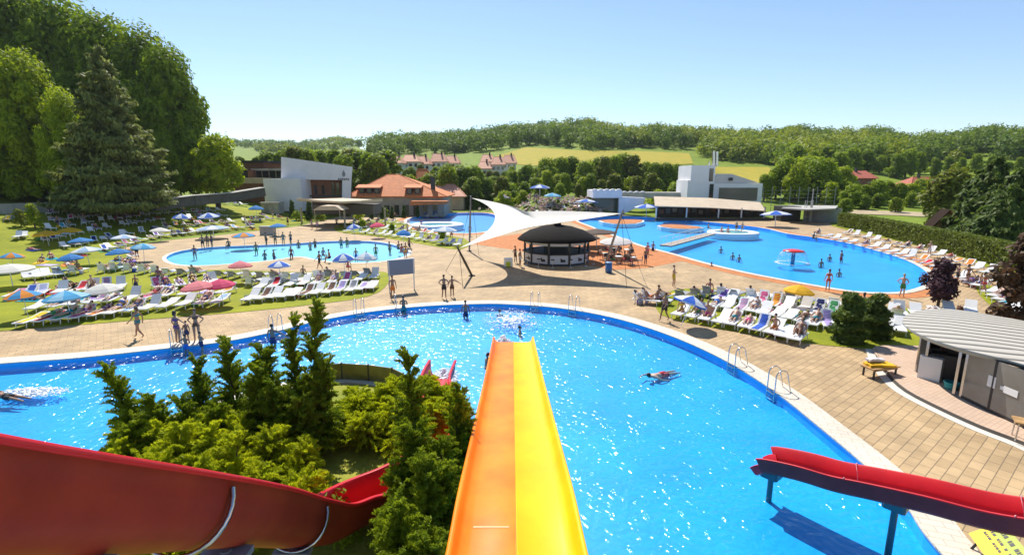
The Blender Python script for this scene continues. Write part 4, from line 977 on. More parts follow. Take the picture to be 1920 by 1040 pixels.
def crown(blobs, n, size, g, shell=.62, up=.6):
    bl = np.array(blobs, float); w = (bl[:, 3]*bl[:, 4])**1.0; idx = g.choice(len(bl), n, p=w/w.sum())
    d = g.normal(size=(n, 3)); d /= np.linalg.norm(d, axis=1, keepdims=True)
    rr = shell+(1-shell)*g.random(n)**.6; rr *= 1+.12*g.normal(size=n)
    P = bl[idx, :3]+d*rr[:, None]*bl[idx, 3:6]
    N_ = d*.8+g.normal(size=(n, 3))*.5+np.array([0, 0, up])
    return quads(P, N_, size*(.6+.8*g.random(n)), g)
def trunk(h, r, limbs, g, lean=.0, top=.7):
    mb = MB(); pts = [(0, 0, -.4), (.02*h*lean, 0, h*.25), (.05*h*lean, .01*h, h*.5), (.03*h, .0, h*top)]
    mb.tube(pts, [r*1.25, r*.9, r*.6, r*.2], 8)
    for i in range(limbs):
        z = h*(.28+.4*i/limbs); a = g.random()*6.28; l = h*(.22+.12*g.random())
        mb.tube([(.03*h*lean, 0, z), (math.cos(a)*l*.5, math.sin(a)*l*.5, z+l*.35), (math.cos(a)*l, math.sin(a)*l, z+l*.8)], [r*.45, r*.3, r*.1], 6)
    return mb
def broadleaf(seed, h, wid, n, size, z0=.22, nb=16, pear=.9, cl=1.0):
    g = np.random.default_rng(seed); bl = []
    for i in range(nb):
        t = (i+.5)/nb; z = h*(z0+(1-z0)*.92*t); prof = math.sin(math.pi*min(1, .18+.80*t))**pear
        a = i*2.4+g.random(); rad = wid*prof*(.62+.33*(1-cl))*(.5+.6*g.random()); br = wid*(.30+.22*g.random())*(.55+.5*prof)*cl
        bl.append((math.cos(a)*rad, math.sin(a)*rad, min(z, h-br*.8), br, br, br*.8))
    for k in range(3): bl.append((g.normal()*.1*wid, g.normal()*.1*wid, h*(.45+.2*k), wid*.5, wid*.5, wid*.4))
    return crown(bl, n, size, g)
def tree(name, seed, h, wid, n, size, mat, z0=.22, nb=16, label='', cat='tree', tr=.03, pear=.9, cl=1.0):
    o = empty(name); V, Q = broadleaf(seed, h, wid, n, size, z0, nb, pear, cl)
    link('crown', np_mesh('crown', V, Q, mat), o)
    trunk(h, h*tr, 5, np.random.default_rng(seed)).build('trunk', m_bark, o)
    return tag(o, label, cat)
# ---- belt trees: four shapes, copied
proto = []
for k, (mt, wd, z0) in enumerate([(0, .36, .10), (1, .33, .08), (2, .38, .12), (3, .30, .08), (1, .26, .05), (0, .42, .14)]):
    proto.append(freeze(tree('broadleaf_tree', 100+k, 10, 10*wd*1.15, 4200, .25, m_lf[mt], z0, 30, cl=.68)))
used = [False]*6
def put_tree(k, p, h, label, group, wide=1.0, mat=None):
    s = h/10
    if not used[k]: o = proto[k]; used[k] = True; o.location = p; o.rotation_euler[2] = rng.uniform(0, 6); o['label'] = label; o['group'] = group
    else: o = copy_tree(proto[k], p, rng.uniform(0, 6.28), label, group)
    o.scale = (s*wide, s*wide, s)
    return o
KIND = ['mid green round tree', 'dark green dense tree', 'bright yellow green tree', 'olive green loose tree', 'dark narrow tree', 'broad spreading mid green tree']
def belt(xs, tops, Y, where, grp, kinds, wide=1.0):
    for x in xs:
        x += rng.uniform(-6, 6); top = lerp_tab(tops, x)+rng.uniform(-7, 9); yy = Y+rng.uniform(-8, 8)
        q = at(x, top, yy); zb = T(q.x, q.y); h = max(3.5, q.z-zb); k = rng.choice(kinds)
        put_tree(k, (q.x, q.y, zb-.1), h, KIND[k]+' '+where, grp, wide*rng.uniform(.85, 1.2))
tops_a = [(430, 300), (520, 286), (560, 276), (640, 284), (720, 280), (760, 312), (830, 296), (870, 300), (930, 330), (1000, 310), (1040, 290), (1080, 300), (1150, 290), (1230, 300), (1290, 318)]
belt(range(452, 740, 17), tops_a, 150, 'rising behind the white wedge building', 'trees behind the spa building', [1, 0, 4, 1, 3])
belt(range(770, 930, 17), [(770, 330), (800, 328), (830, 316), (880, 312), (930, 330)], 150, 'between the restaurant and the hillside village', 'trees below the village', [1, 0, 4, 1])
belt(range(728, 870, 15), [(728, 311), (865, 310)], 193, 'in front of the left village row', 'trees before the village', [0, 1, 3, 4])
belt(range(896, 972, 15), [(896, 316), (972, 312)], 200, 'in front of the right village cluster', 'trees before the village', [0, 1, 3])
belt(range(925, 1300, 19), tops_a, 175, 'in the back row of the belt behind the far sunbathers', 'back row of the tree belt', [1, 0, 3, 0, 5])
belt(range(890, 1290, 22), [(890, 335), (960, 335), (1020, 325), (1100, 330), (1200, 325), (1290, 335)], 148, 'in the front row of the belt behind the far sunbathers', 'front row of the tree belt', [0, 1, 2, 5, 3])
belt(range(940, 1290, 36), [(940, 350), (1290, 346)], 134, 'low at the edge of the far sunbathing lawn', 'low trees by the far lawn', [2, 2, 0, 3], 1.25)
belt(range(1440, 1600, 18), [(1440, 318), (1480, 300), (1540, 296), (1600, 316)], 140, 'right of the tower building', 'trees right of the tower', [0, 1, 2, 5])
belt(range(1560, 1770, 22), [(1560, 345), (1650, 338), (1720, 340), (1770, 345)], 132, 'in front of the red roofed houses', 'trees before the red roofed houses', [2, 0, 2, 5], 1.15)
belt(range(1500, 1930, 26), [(1500, 275), (1700, 285), (1930, 300)], 215, 'on the slope beyond the red roofed houses', 'trees beyond the red roofed houses', [0, 1, 5, 0])
belt(range(1590, 1760, 30), [(1590, 372), (1760, 378)], 118, 'low beside the dirt road at the right', 'bushes by the dirt road', [1, 0, 5], 1.3)
# ---- wood on the far hills: reads as one mass
def forest():
    g = np.random.default_rng(5); Vs = []; Qs = []; Ms = []; n0 = 0; cnt = 0
    masks = [[(700, 240), (930, 240), (1000, 230), (1300, 240), (1300, 264), (1295, 281), (1100, 279), (985, 273), (905, 286), (700, 292)], [(1290, 240), (1960, 250), (1960, 296), (1800, 300), (1560, 330), (1490, 312), (1300, 300)], [(1440, 300), (1560, 300), (1570, 350), (1460, 345)]]
    tries = 0
    while cnt < 2300 and tries < 40000:
        tries += 1
        far = g.random() < .22
        px = g.uniform(380, 720) if far else g.uniform(700, 1980)
        r = g.uniform(700, 1450) if far else g.uniform(250, 545)
        az = math.atan((px-960)/F); x, y = r*math.sin(az), r*math.cos(az); z = T(x, y)
        py = 332-(z-CAMZ)*F/y
        if far:
            if math.sin(px*.05)+math.sin(r*.011+px*.02) < -.45: continue
        elif not any(inside((px, py-1.5), m_) for m_ in masks) and r < 495: continue
        h = g.uniform(6, 13); w = h*g.uniform(.36, .62); n = 70 if far else 190
        bl = [(x+g.normal()*w*.45, y+g.normal()*w*.45, z+h*g.uniform(.35, .85), w*.62, w*.62, w*.6) for _ in range(6)]+[(x, y, z+h*.35, w*.8, w*.8, h*.4)]
        V, Q = crown(bl, n, .66*(1.6 if far else 1), g, .6, .5)
        Vs.append(V); Qs.append(Q+n0); n0 += len(V); cnt += 1; Ms.append(np.full(len(Q), 1 if math.sin(x*.016+1.3*math.sin(y*.013))+.5*math.sin(px*.045+r*.03)+.35*g.normal() > .55 else 0))
    o = link('forest', np_mesh('forest', np.concatenate(Vs), np.concatenate(Qs), [m_forest, m_forest2], np.concatenate(Ms))); o['kind'] = 'stuff'; tag(o, 'green wood covering the far hills along the skyline', 'forest')
forest()
# ---- fields, road and slope patches laid over the hill
def drape(pts, name, mat, dz=.12, grid=None):
    lp = [GT(*p) for p in pts]; lp = ccw([(p.x, p.y) for p in lp])
    return sheet(name, lp, [], T, dz, grid, mat)
drape([(900, 302), (985, 277), (1090, 283), (1200, 284), (1292, 288), (1300, 308), (1200, 312), (1080, 306), (1000, 312)], 'field', m_crop, .25, 12)
drape([(1338, 314), (1440, 314), (1470, 330), (1440, 345), (1345, 345)], 'field', m_crop, .25, 10)
drape([(1588, 394), (1680, 396), (1765, 400), (1768, 408), (1680, 404), (1590, 401)], 'dirt_road', M('dry_earth', (.42, .33, .2), .9, (.5, .3)), .06, 4)
# ---- the big wood on the left slope
bigp = []
for k, (mt, wd) in enumerate([(1, .40), (0, .44), (1, .46), (2, .42)]):
    bigp.append(freeze(tree('forest_tree', 300+k, 22, 22*wd, 30000, .26, m_lf[mt], .08, 85, tr=.018, cl=.5)))
bused = [False]*4
def put_big(k, px, top, Y, wide, label):
    q = at(px, top, Y); zb = T(q.x, q.y); h = q.z-zb; s = h/22; o = bigp[k]
    if bused[k]: o = copy_tree(o, None, None, label)
    bused[k] = True; o.location = (q.x, q.y, zb-.3); o.rotation_euler[2] = rng.uniform(0, 6.28); o['label'] = label; o['group'] = 'big trees on the left slope'; o.scale = (s*wide, s*wide, s)
for args in [(0, 300, 80, 104, .68, 'tall dark tree standing against the sky at the right end of the left wood'), (2, 250, 52, 108, .72, 'dark tree on the wood skyline, behind and right of the big spruce'),
             (0, 175, 20, 110, .75, 'dark tree on the wood skyline directly behind the top of the spruce'), (2, 90, -10, 112, .8, 'dark skyline tree left of the top of the spruce'), (0, 0, -45, 112, .85, 'tallest dark tree at the upper left corner'),
             (3, 25, 92, 86, .68, 'bright sunlit tree at the left edge, in front of the dark wood'), (3, 110, 165, 84, .62, 'bright sunlit tree left of the spruce, lower than its neighbour'), (1, -60, 140, 84, .9, 'mid green tree cut by the left edge'),
             (1, 285, 185, 100, .75, 'mid green tree between the spruce and the end of the wood'), (2, 50, 215, 92, .8, 'dark tree low at the left, over the lettered wall'), (0, 150, 215, 92, .75, 'dark tree hidden behind the lower spruce'),
             (2, -20, 250, 88, .8, 'dark low tree at the left edge above the wall'), (1, 235, 150, 102, .75, 'mid green tree right behind the spruce'), (2, 300, 250, 94, .62, 'dark low tree behind the stepped wall'), (0, 250, 270, 92, .6, 'dark low tree right of the spruce foot')]:
    put_big(*args)
# ---- spruce
def spruce(name, h, wid, seed, mat, n_w, size, label, droop=.35, cat='tree'):
    g = np.random.default_rng(seed); o = empty(name); P = []; N_ = []; Tt = []
    z = h*(.085 if name == 'spruce_tree' else .04)
    while z < h*.985:
        t = z/h; L = wid*(1-t)**.82*(.8+.35*g.random())+.15; nb = max(4, int(n_w*(1-t)+4))
        for k in range(nb):
            a = g.random()*6.283; l = L*(.72+.42*g.random()); m = int(12+l*24); s = np.linspace(.12, 1, m)
            dz = -droop*l*s*.9+.32*l*s*s
            px = np.cos(a)*l*s; py = np.sin(a)*l*s
            side = g.normal(size=m)*.16*l*(1-s*.55); hang = -np.abs(g.normal(size=m))*.30*(1-.4*s)
            P.append(np.stack([px-np.sin(a)*side, py+np.cos(a)*side, z+dz+hang*size*3], 1))
            N_.append(np.stack([np.cos(a)*np.ones(m)*.7, np.sin(a)*np.ones(m)*.7, .6*np.ones(m)], 1)+g.normal(size=(m, 3))*.45)
            Tt.append(np.stack([-np.sin(a)*np.ones(m), np.cos(a)*np.ones(m), .1*np.ones(m)], 1)+g.normal(size=(m, 3))*.5)
        z += h*.022
    P = np.concatenate(P); N_ = np.concatenate(N_); Tt = np.concatenate(Tt)
    V, Q = quads(P, N_, size*(.6+.7*g.random(len(P))), g, 1.7, Tt)
    link('crown', np_mesh('crown', V, Q, mat), o); MB().tube([(0, 0, -.5), (0, 0, h*.5), (0, 0, h*.97)], [h*.018, h*.011, .03], 8).build('trunk', m_bark, o)
    return tag(o, label, cat)
q = GT(230, 412); sp = spruce('spruce_tree', 25.0, 8.2, 11, m_spruce, 17, .24, 'tall grey green spruce standing among the loungers on the left bank'); sp.location = q; hh = at(188, 76, q.y).z-q.z; sp.scale = (hh/25,)*3
# bright maple by the wall
q = GT(410, 390); mp_ = tree('maple_tree', 77, 11, 4.6, 8000, .22, m_lf[2], .24, 36, 'bright yellow green maple tree at the end of the stepped wall', tr=.03, cl=.6); mp_.location = q; hh = at(405, 250, q.y).z-q.z; mp_.scale = (hh/11,)*3
# firs and a broad tree at the right
for k, (px, by, top, Y, w_, lb) in enumerate([(1874, 452, 292, 66, 4.3, 'tall dark fir at the right edge, behind the hedge'), (1842, 448, 316, 72, 3.6, 'dark fir left of the tallest fir, above the orange cottage'), (1915, 455, 316, 62, 5.0, 'dark fir cut by the right edge of the view'), (1900, 455, 345, 56, 3.6, 'low dark fir nearest the hedge at the right')]):
    q = at(px, top, Y); zb = T(q.x, q.y); o = spruce('fir_tree', q.z-zb, w_, 40+k, m_con, 15, .26, lb, .1); o.location = (q.x, q.y, zb)
q = at(1795, 318, 82); zb = T(q.x, q.y); o = tree('broadleaf_tree', 81, q.z-zb, 4.8, 6000, .3, m_lf[3], .08, 18, 'olive green broad tree left of the dark firs'); o.location = (q.x, q.y, zb)
# ---- hedge
def hedge(pts, h, th, n, label):
    o = empty('hedge', pts[0], label=label, cat='hedge'); g = np.random.default_rng(8); P = []; N_ = []
    segs = list(zip(pts, pts[1:])); tot = sum((b-a).length for a, b in segs); core = MB()
    for a, b in segs:
        d = (b-a); L = d.length; u = d/L; s = Vector((-u.y, u.x, 0)); m = int(n*L/tot); t = g.random(m)*L
        f = g.random(m); z = np.where(f < .62, g.random(m)*h, h+g.normal(size=m)*.05); w = np.where(f < .62, np.where(g.random(m) < .75, -1, 1)*th/2*(1+g.normal(size=m)*.12), (g.random(m)-.5)*th)
        base = np.array(a-pts[0]); P.append(base+np.array(u)*t[:, None]+np.array(s)*w[:, None]+np.array([0, 0, 1])*z[:, None])
        N_.append(np.where(f[:, None] < .62, np.array(s)*np.sign(w)[:, None], np.array([[0, 0, 1.0]]))+g.normal(size=(m, 3))*.5)
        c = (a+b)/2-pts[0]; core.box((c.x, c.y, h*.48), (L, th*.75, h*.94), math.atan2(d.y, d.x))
    P = np.concatenate(P); V, Q = quads(P, np.concatenate(N_), .10*(.7+.7*g.random(len(P))), g)
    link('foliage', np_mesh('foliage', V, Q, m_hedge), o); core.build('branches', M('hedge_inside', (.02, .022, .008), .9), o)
    return o
hedge(hp, 2.3, 1.5, 26000, 'long clipped green hedge behind the loungers at the right')
# ---- columnar shrubs, small shrubs
def column(name, h, w, n, size, mat, seed, label, cat='shrub', top=.55, nb=9):
    g = np.random.default_rng(seed); o = empty(name)
    bl = [(g.normal()*w*.12, g.normal()*w*.12, h*(i+.5)/nb*.95, w*(1-(i/nb)**2*top)*.72, w*(1-(i/nb)**2*top)*.72, h/nb*1.05) for i in range(nb)]
    V, Q = crown(bl, n, size, g, .6, .5); link('foliage', np_mesh('foliage', V, Q, mat), o); MB().tube([(0, 0, -.1), (0, 0, h*.7)], [w*.1, w*.04], 6).build('trunk', m_bark, o)
    return tag(o, label, cat)
c0 = freeze(column('cypress_shrub', 3.0, .6, 900, .12, m_con, 60, 'narrow dark cypress shrub beside the cream terrace canopy', top=.8))
for k, (px, py, hpx, lb) in enumerate([(548, 408, 34, 'narrow dark cypress right of the plank shed'), (580, 412, 38, 'narrow dark cypress left of the small garden canopy'), (603, 410, 26, 'short dark cypress before the small garden canopy'), (697, 410, 24, 'first cypress along the restaurant wall, from the left'), (716, 410, 24, 'second cypress along the restaurant wall, from the left'), (735, 409, 24, 'third cypress along the restaurant wall, below the roof ridge'), (757, 408, 25, 'fourth cypress along the restaurant wall, by the right dormers'), (783, 406, 22, 'last cypress along the restaurant wall, under the orange awning')]):
    g_ = GT(px, py); o = c0 if k == 0 else copy_tree(c0, None, None, lb); o.location = g_; o['label'] = lb; o['group'] = 'cypress shrubs by the restaurant'; s = hpx/F*g_.y/3.0; o.scale = (s*1.1, s*1.1, s)
t0 = freeze(column('thuja_bush', 2.5, .95, 5200, .085, m_con, 61, 'left of two dark thuja bushes beside the right lounger block', top=.45)); t0.location = G(1588, 640); t0.scale = (1.0, 1.0, 1.06)
c = copy_tree(t0, G(1638, 634), 2.0, 'right of two dark thuja bushes, nearer the oval kiosk'); c.scale = (.92, .92, .98); t0['group'] = c['group'] = 'two thuja bushes'
def little(name, px, py, toppx, wpx, mat, n, size, label, z0=.25, nb=12, cat='tree'):
    g_ = GT(px, py); h = at(px, toppx, g_.y).z-g_.z; o = tree(name, int(px)+int(py), h, wpx/F*g_.y, n, size, mat, z0, nb, label, cat, .025); o.location = g_; return o
little('purple_leaf_tree', 1757, 582, 484, 37, m_purple, 1500, .12, 'small purple leaved tree at the end of the big pool', .2)
little('copper_tree', 1912, 630, 425, 62, m_copper, 2600, .15, 'loose copper leaved tree at the right edge above the kiosk roof', .12)
little('young_tree', 66, 428, 380, 16, m_lf[2], 420, .16, 'small leafy young tree beside the lettered wall', .1, 7)
little('young_tree', 40, 425, 392, 14, m_lf[3], 260, .16, 'thin young tree left of the leafy one by the lettered wall', .1, 6)
little('young_tree', 334, 402, 368, 13, m_lf[3], 300, .15, 'young tree on the bright lawn below the stepped wall', .3, 6)
little('young_tree', 340, 436, 408, 8, m_lf[2], 160, .12, 'thin sapling among the loungers above the shallow pool', .35, 5)
little('young_tree', 380, 392, 366, 12, m_lf[0], 240, .15, 'round young tree left of the maple trunk', .2, 6)
for px, py, tp_, w_, lb in [(600, 414, 398, 14, 'low green shrub left of the paved plaza, under the garden canopy'), (560, 414, 396, 16, 'green shrub between the two taller cypresses'), (672, 412, 396, 14, 'green shrub at the left corner of the restaurant'), (722, 409, 390, 10, 'light green shrub between cypresses at the restaurant wall'), (680, 428, 412, 9, 'tufted plant among the loungers of the middle strip'), (735, 436, 420, 8, 'small tree like plant near the pink parasol'), (830, 446, 428, 10, 'bush at the right end of the middle lounger strip')]:
    little('garden_shrub', px, py, tp_, w_, m_lf[rng.choice([0, 1, 2])], 420, .14, lb, .02, 7, 'shrub')
# ---- feathery conifers of the foreground bed
def plume_bush(name, c, plumes, mat, seed, label, fr_len=.85, leaf=.028, cat='shrub'):
    """plumes: (dx, dy, height, lean_x, lean_y, radius, n_sprays)"""
    g = np.random.default_rng(seed); o = empty(name, c, label=label, cat=cat); P = []; N_ = []; Tt = []; Sz = []; mb = MB()
    for dx, dy, h, lx, ly, rad, ns in plumes:
        ax = lambda t: np.array([dx+lx*t**1.6, dy+ly*t**1.6, h*t])
        mb.tube([tuple(ax(t)) for t in (0, .3, .6, .9)], [.05, .04, .025, .01], 5)
        for i in range(int(ns*1.15)):
            t = 1-(1-.04)*g.random()**.75; b = ax(t); a = g.random()*6.283; r = rad*(1-t)**.6*(.55+.6*g.random())+.05
            out = np.array([math.cos(a), math.sin(a), 0]); L = r*.75+fr_len*.45*(.5+g.random()); m = max(9, int(L/(leaf*.42)))
            d = out*(.85-.45*t)+np.array([lx*.25, ly*.25, .55+.7*t]); d /= np.linalg.norm(d)
            st = b+out*r*.25; s = np.linspace(0, 1, m)
            core = st+d*(L*s)[:, None]-np.array([0, 0, 1])*(.42*L*s**2.6)[:, None]+out*(.12*L*s**2)[:, None]
            sd_ = np.cross(d, g.normal(size=3)); sd_ /= np.linalg.norm(sd_); wdt = .105*L*np.sin(np.pi*(.10+.86*s))**.8
            for sg in (-1, 1):
                pp = core+sd_*(sg*wdt*(.25+.75*g.random(m)))[:, None]+g.normal(size=(m, 3))*leaf*.5
                P.append(pp); nn = np.cross(d, sd_); N_.append(np.tile(nn, (m, 1))+g.normal(size=(m, 3))*.55); Tt.append(np.tile(np.cross(nn, d*.8+sd_*sg*.6), (m, 1))+g.normal(size=(m, 3))*.25); Sz.append(leaf*(.7+.6*g.random(m))*(1.15-.5*s))
    P = np.concatenate(P); V, Q = quads(P, np.concatenate(N_), np.concatenate(Sz), g, 2.5, np.concatenate(Tt))
    link('foliage', np_mesh('foliage', V, Q, mat), o); mb.build('stem', m_bark, o); return o
def ring_plumes(n, r, h, rad, ns, seed, lean=.5, hv=.3):
    q = random.Random(seed); out = []
    for i in range(n):
        a = i*2.399; rr = r*math.sqrt((i+.4)/n); out.append((rr*math.cos(a), rr*math.sin(a), h*(1-hv*rr/r-.15*q.random()), lean*math.cos(a)*rr/r+.15, lean*math.sin(a)*rr/r, rad*q.uniform(.8, 1.2), ns))
    return out
plume_bush('feathery_conifer', (-6.35, 14.6, 0), [(.15, 0, 4.7, .30, .2, .48, 150), (-.45, .2, 4.2, .05, .3, .45, 130), (-1.2, .1, 3.5, -.15, .2, .5, 120), (.5, -.2, 3.0, .25, 0, .5, 110), (-.6, -.5, 2.6, 0, -.2, .7, 120), (.1, -.7, 2.2, .1, -.3, .7, 120)], m_plume, 71, 'tallest dark feathery conifer in the foreground bed, with upright plumes')
plume_bush('feathery_conifer', (-8.5, 14.2, 0), [(0, .3, 3.6, -.25, .3, .45, 120), (-.9, .3, 3.0, -.3, .2, .45, 110), (.7, 0, 3.0, .3, 0, .5, 110), (0, -.6, 2.2, .1, -.3, .7, 110)], m_plume, 72, 'mid green feathery conifer left of the tallest one')
plume_bush('feathery_conifer', (-10.4, 13.2, 0), [(0, 0, 3.3, -.95, .2, .40, 130), (.6, .1, 2.4, -.4, 0, .5, 100), (.2, -.4, 1.9, -.2, -.2, .6, 90), (1.2, .1, 2.2, -.2, .1, .6, 80)], m_plume, 73, 'dark leaning conifer tip at the left, over the pool edge')
plume_bush('spreading_juniper', (-7.4, 11.6, 0), ring_plumes(16, 2.05, 2.4, .8, 100, 4, .7, .35), m_jun, 74, 'bright yellow green juniper in the middle of the foreground bed')
plume_bush('spreading_juniper', (-9.3, 12.4, 0), ring_plumes(11, 1.4, 2.3, .75, 90, 5, .6, .3), m_jun, 75, 'bright juniper behind the red half pipe, nearest the left pool edge')
plume_bush('spreading_juniper', (-4.0, 16.2, 0), ring_plumes(13, 1.75, 1.45, .8, 95, 6, .6, .3), m_jun, 76, 'low bright green juniper in front of the panel barrier')
0 and plume_bush('spreading_juniper', (-4.9, 13.4, 0), ring_plumes(5, .8, 1.2, .6, 80, 8, .5, .3), m_jun2, 77, 'small low juniper at the foot of the tallest conifer')
plume_bush('broad_conifer', (-1.8, 11.0, 0), [(-.5, .5, 4.2, -.25, .3, .42, 150), (.30, .6, 3.3, .20, .2, .42, 130), (-.35, -.3, 3.0, -.15, -.2, .65, 150), (.15, -.4, 2.7, .1, -.3, .65, 150), (.45, .9, 2.8, .1, .3, .5, 110), (-.5, -.8, 2.1, -.2, -.2, .6, 120)], m_jun2, 78, 'large green conifer pressed against the orange lane of the racing slide')
plume_bush('broad_conifer', (-1.75, 8.7, 0), [(0, .5, 2.9, 0, .1, .6, 150), (-.3, -.2, 2.6, -.1, -.2, .55, 140), (.2, -.7, 2.3, .05, -.2, .5, 130), (-.15, -1.2, 2.1, -.05, -.2, .5, 120), (.2, .9, 2.5, .1, .1, .6, 120)], m_plume, 79, 'dark conifer at the lower edge between the red half pipe and the racing slide')
little('garden_shrub', 620, 1010, 940, 70, m_lf[0], 700, .06, 'small leafy shrub on the dry grass under the red half pipe', .02, 7, 'shrub')
# ================================================================== sun loungers
ORD = 'first second third fourth fifth sixth seventh eighth ninth tenth eleventh twelfth thirteenth fourteenth fifteenth sixteenth seventeenth eighteenth nineteenth twentieth twenty-first twenty-second twenty-third twenty-fourth twenty-fifth twenty-sixth twenty-seventh twenty-eighth'.split()
ANG = [R(12), R(34), R(52)]
HB = .34
m_lgrey = M('grey_plastic', (.34, .34, .35), .5, rnd=.1)
def slat_panel(mb, y0, y1, w, z, mat=None, n=7, th=.03):
    """plastic panel with lengthwise slots: slats plus end bars"""
    L = (y1-y0)/n
    for k in range(n):
        c = Vector((0, y0+L*(k+.5), 0)); c = (mat @ c) if mat is not None else c
        mb.box((c.x, c.y, c.z+z), (w, L*.86, th), mat=mat.to_3x3().to_4x4() if mat is not None else None)
    for sx in (-w/2+.03, w/2-.03, 0):
        c = Vector((sx, (y0+y1)/2, -.004)); c = (mat @ c) if mat is not None else c
        mb.box((c.x, c.y, c.z+z-.012), (.05, (y1-y0)*.99, th), mat=mat.to_3x3().to_4x4() if mat is not None else None)
    return mb
def lounger_parts(a):
    bm_ = Matrix.Translation((0, .25, 0)) @ Matrix.Rotation(a, 4, 'X')
    seat = slat_panel(MB(), -1.0, .25, .60, HB, n=11); back = slat_panel(MB(), .0, .74, .60, HB, bm_, n=7)
    fr = MB()
    for sx in (-.31, .31): fr.tube([(sx, -1.02, HB-.02), (sx, .0, HB-.03), (sx, .85, HB-.05)], .026, 6)
    fr.box((0, -1.0, HB-.03), (.62, .05, .04)).box((0, .85, HB-.05), (.62, .04, .04))
    t = bm_ @ Vector((0, .5, 0)); fr.box((0, t.y+.06, HB+t.z*.5-.02), (.5, .03, max(.06, t.z)))
    legs = []
    for sx in (-.29, .29):
        for y, s in ((-.78, -1), (.62, 1)): legs.append(MB().tube([(sx, y+.05*s, 0), (sx, y, HB-.05)], [.024, .032], 6))
    return seat, back, fr, legs
LP = []; LS = []
for k, a in enumerate(ANG):
    seat, back, fr, legs = lounger_parts(a)
    o = empty('sun_lounger', (0, 0, -50), label='x', cat='sun lounger'); seat.build('seat', m_white, o); back.build('backrest', m_white, o); fr.build('frame', m_white, o)
    for l in legs: l.build('leg', m_white, o)
    LP.append(freeze(o))
    mb = MB()
    for q in (seat, back, fr, *legs): mb.add(q.v, q.f)
    LS.append(mb.build('sun_lounger', m_white, None, (0, 0, -50)))
L_USED = {}
def lounger(k, detail, loc, rz, label, group, grey=False):
    src = LP[k] if detail else LS[k]; key = (k, detail)
    if key not in L_USED: L_USED[key] = 1; o = src; o.location = loc; o.rotation_euler[2] = rz
    elif detail: o = copy_tree(src, loc, rz)
    else: o = src.copy(); COL.objects.link(o); o.location = loc; o.rotation_euler = (0, 0, rz)
    o['label'] = label; o['group'] = group; o['category'] = 'sun lounger'
    if grey:
        if detail:
            for c in [c for c in COL.objects if c.parent == o] if o is not src else kids(src): set_mat(c, m_lgrey)
        else: set_mat(o, m_lgrey)
    return o
# ---- towels shaped to a lounger
TCOL = {'blue': (.03, .10, .45), 'turquoise': (.01, .32, .42), 'red': (.55, .02, .03), 'pink': (.70, .12, .26), 'purple': (.22, .12, .40), 'yellow': (.75, .48, .02), 'orange': (.72, .22, .03), 'green': (.06, .30, .10), 'navy': (.015, .025, .12), 'white': (.72, .70, .68), 'lilac': (.48, .42, .62), 'brown': (.16, .08, .05), 'pale blue': (.30, .46, .66), 'grey': (.25, .25, .27)}
TM = {}
for k_, v_ in TCOL.items():
    TM[k_] = M('towel_'+k_.replace(' ', '_'), v_, .95, (9, .22))
def stripe(name, a, b, sc=5.0):
    m = M(name, a, .95); nt = m.node_tree; tc = nt.nodes.new('ShaderNodeTexCoord'); w = nt.nodes.new('ShaderNodeTexWave'); w.bands_direction = 'Y'; w.inputs['Scale'].default_value = sc
    r_ = nt.nodes.new('ShaderNodeValToRGB'); r_.color_ramp.interpolation = 'CONSTANT'; r_.color_ramp.elements[0].color = (*a, 1); r_.color_ramp.elements[1].color = (*b, 1); r_.color_ramp.elements[1].position = .5
    nt.links.new(tc.outputs['Object'], w.inputs[0]); nt.links.new(w.outputs['Fac'], r_.inputs[0]); nt.links.new(r_.outputs[0], nt.nodes['Principled BSDF'].inputs['Base Color']); return m
TM['purple striped'] = stripe('towel_purple_striped', TCOL['purple'], TCOL['lilac']); TM['blue striped'] = stripe('towel_blue_striped', TCOL['blue'], TCOL['white']); TM['rainbow striped'] = stripe('towel_red_striped', TCOL['red'], TCOL['yellow'], 4); TM['green striped'] = stripe('towel_green_striped', TCOL['turquoise'], TCOL['pink'], 3)
TW = []
for k, a in enumerate(ANG):
    for half in (0, 1):
        r_ = random.Random(k*2+half); prof = []
        y0 = -.95 if half == 0 else -.25
        for i in range(9): prof.append((y0+(.25-y0)*i/8, HB+.03))
        L_ = .62
        for i in range(1, 6): prof.append((.25+L_*i/5*math.cos(a), HB+.035+L_*i/5*math.sin(a)))
        vs = []
        for (y, z) in prof:
            for j in range(5): vs.append(((j/4-.5)*.58+r_.gauss(0, .008), y+r_.gauss(0, .008), z+abs(r_.gauss(0, .008))-(.05 if j in (0, 4) else 0)))
        n = len(prof); f = [(i*5+j, i*5+j+1, (i+1)*5+j+1, (i+1)*5+j) for i in range(n-1) for j in range(4)]
        mb = MB().add(vs, f, 0, True).add([(x, y, z-.012) for x, y, z in vs], [q[::-1] for q in f], 0, True)
        TW.append(mb.build('towel', TM['blue'], None, (0, 0, -50)))
TWU = set()
def towel(k, half, loc, rz, colour, label, group='towels on the sun loungers'):
    src = TW[k*2+half]
    if id(src) in TWU: o = src.copy(); COL.objects.link(o)
    else: o = src; TWU.add(id(src))
    o.location = loc; o.rotation_euler = (0, 0, rz); set_mat(o, TM[colour]); o['label'] = label; o['category'] = 'towel'; o['group'] = group
    return o
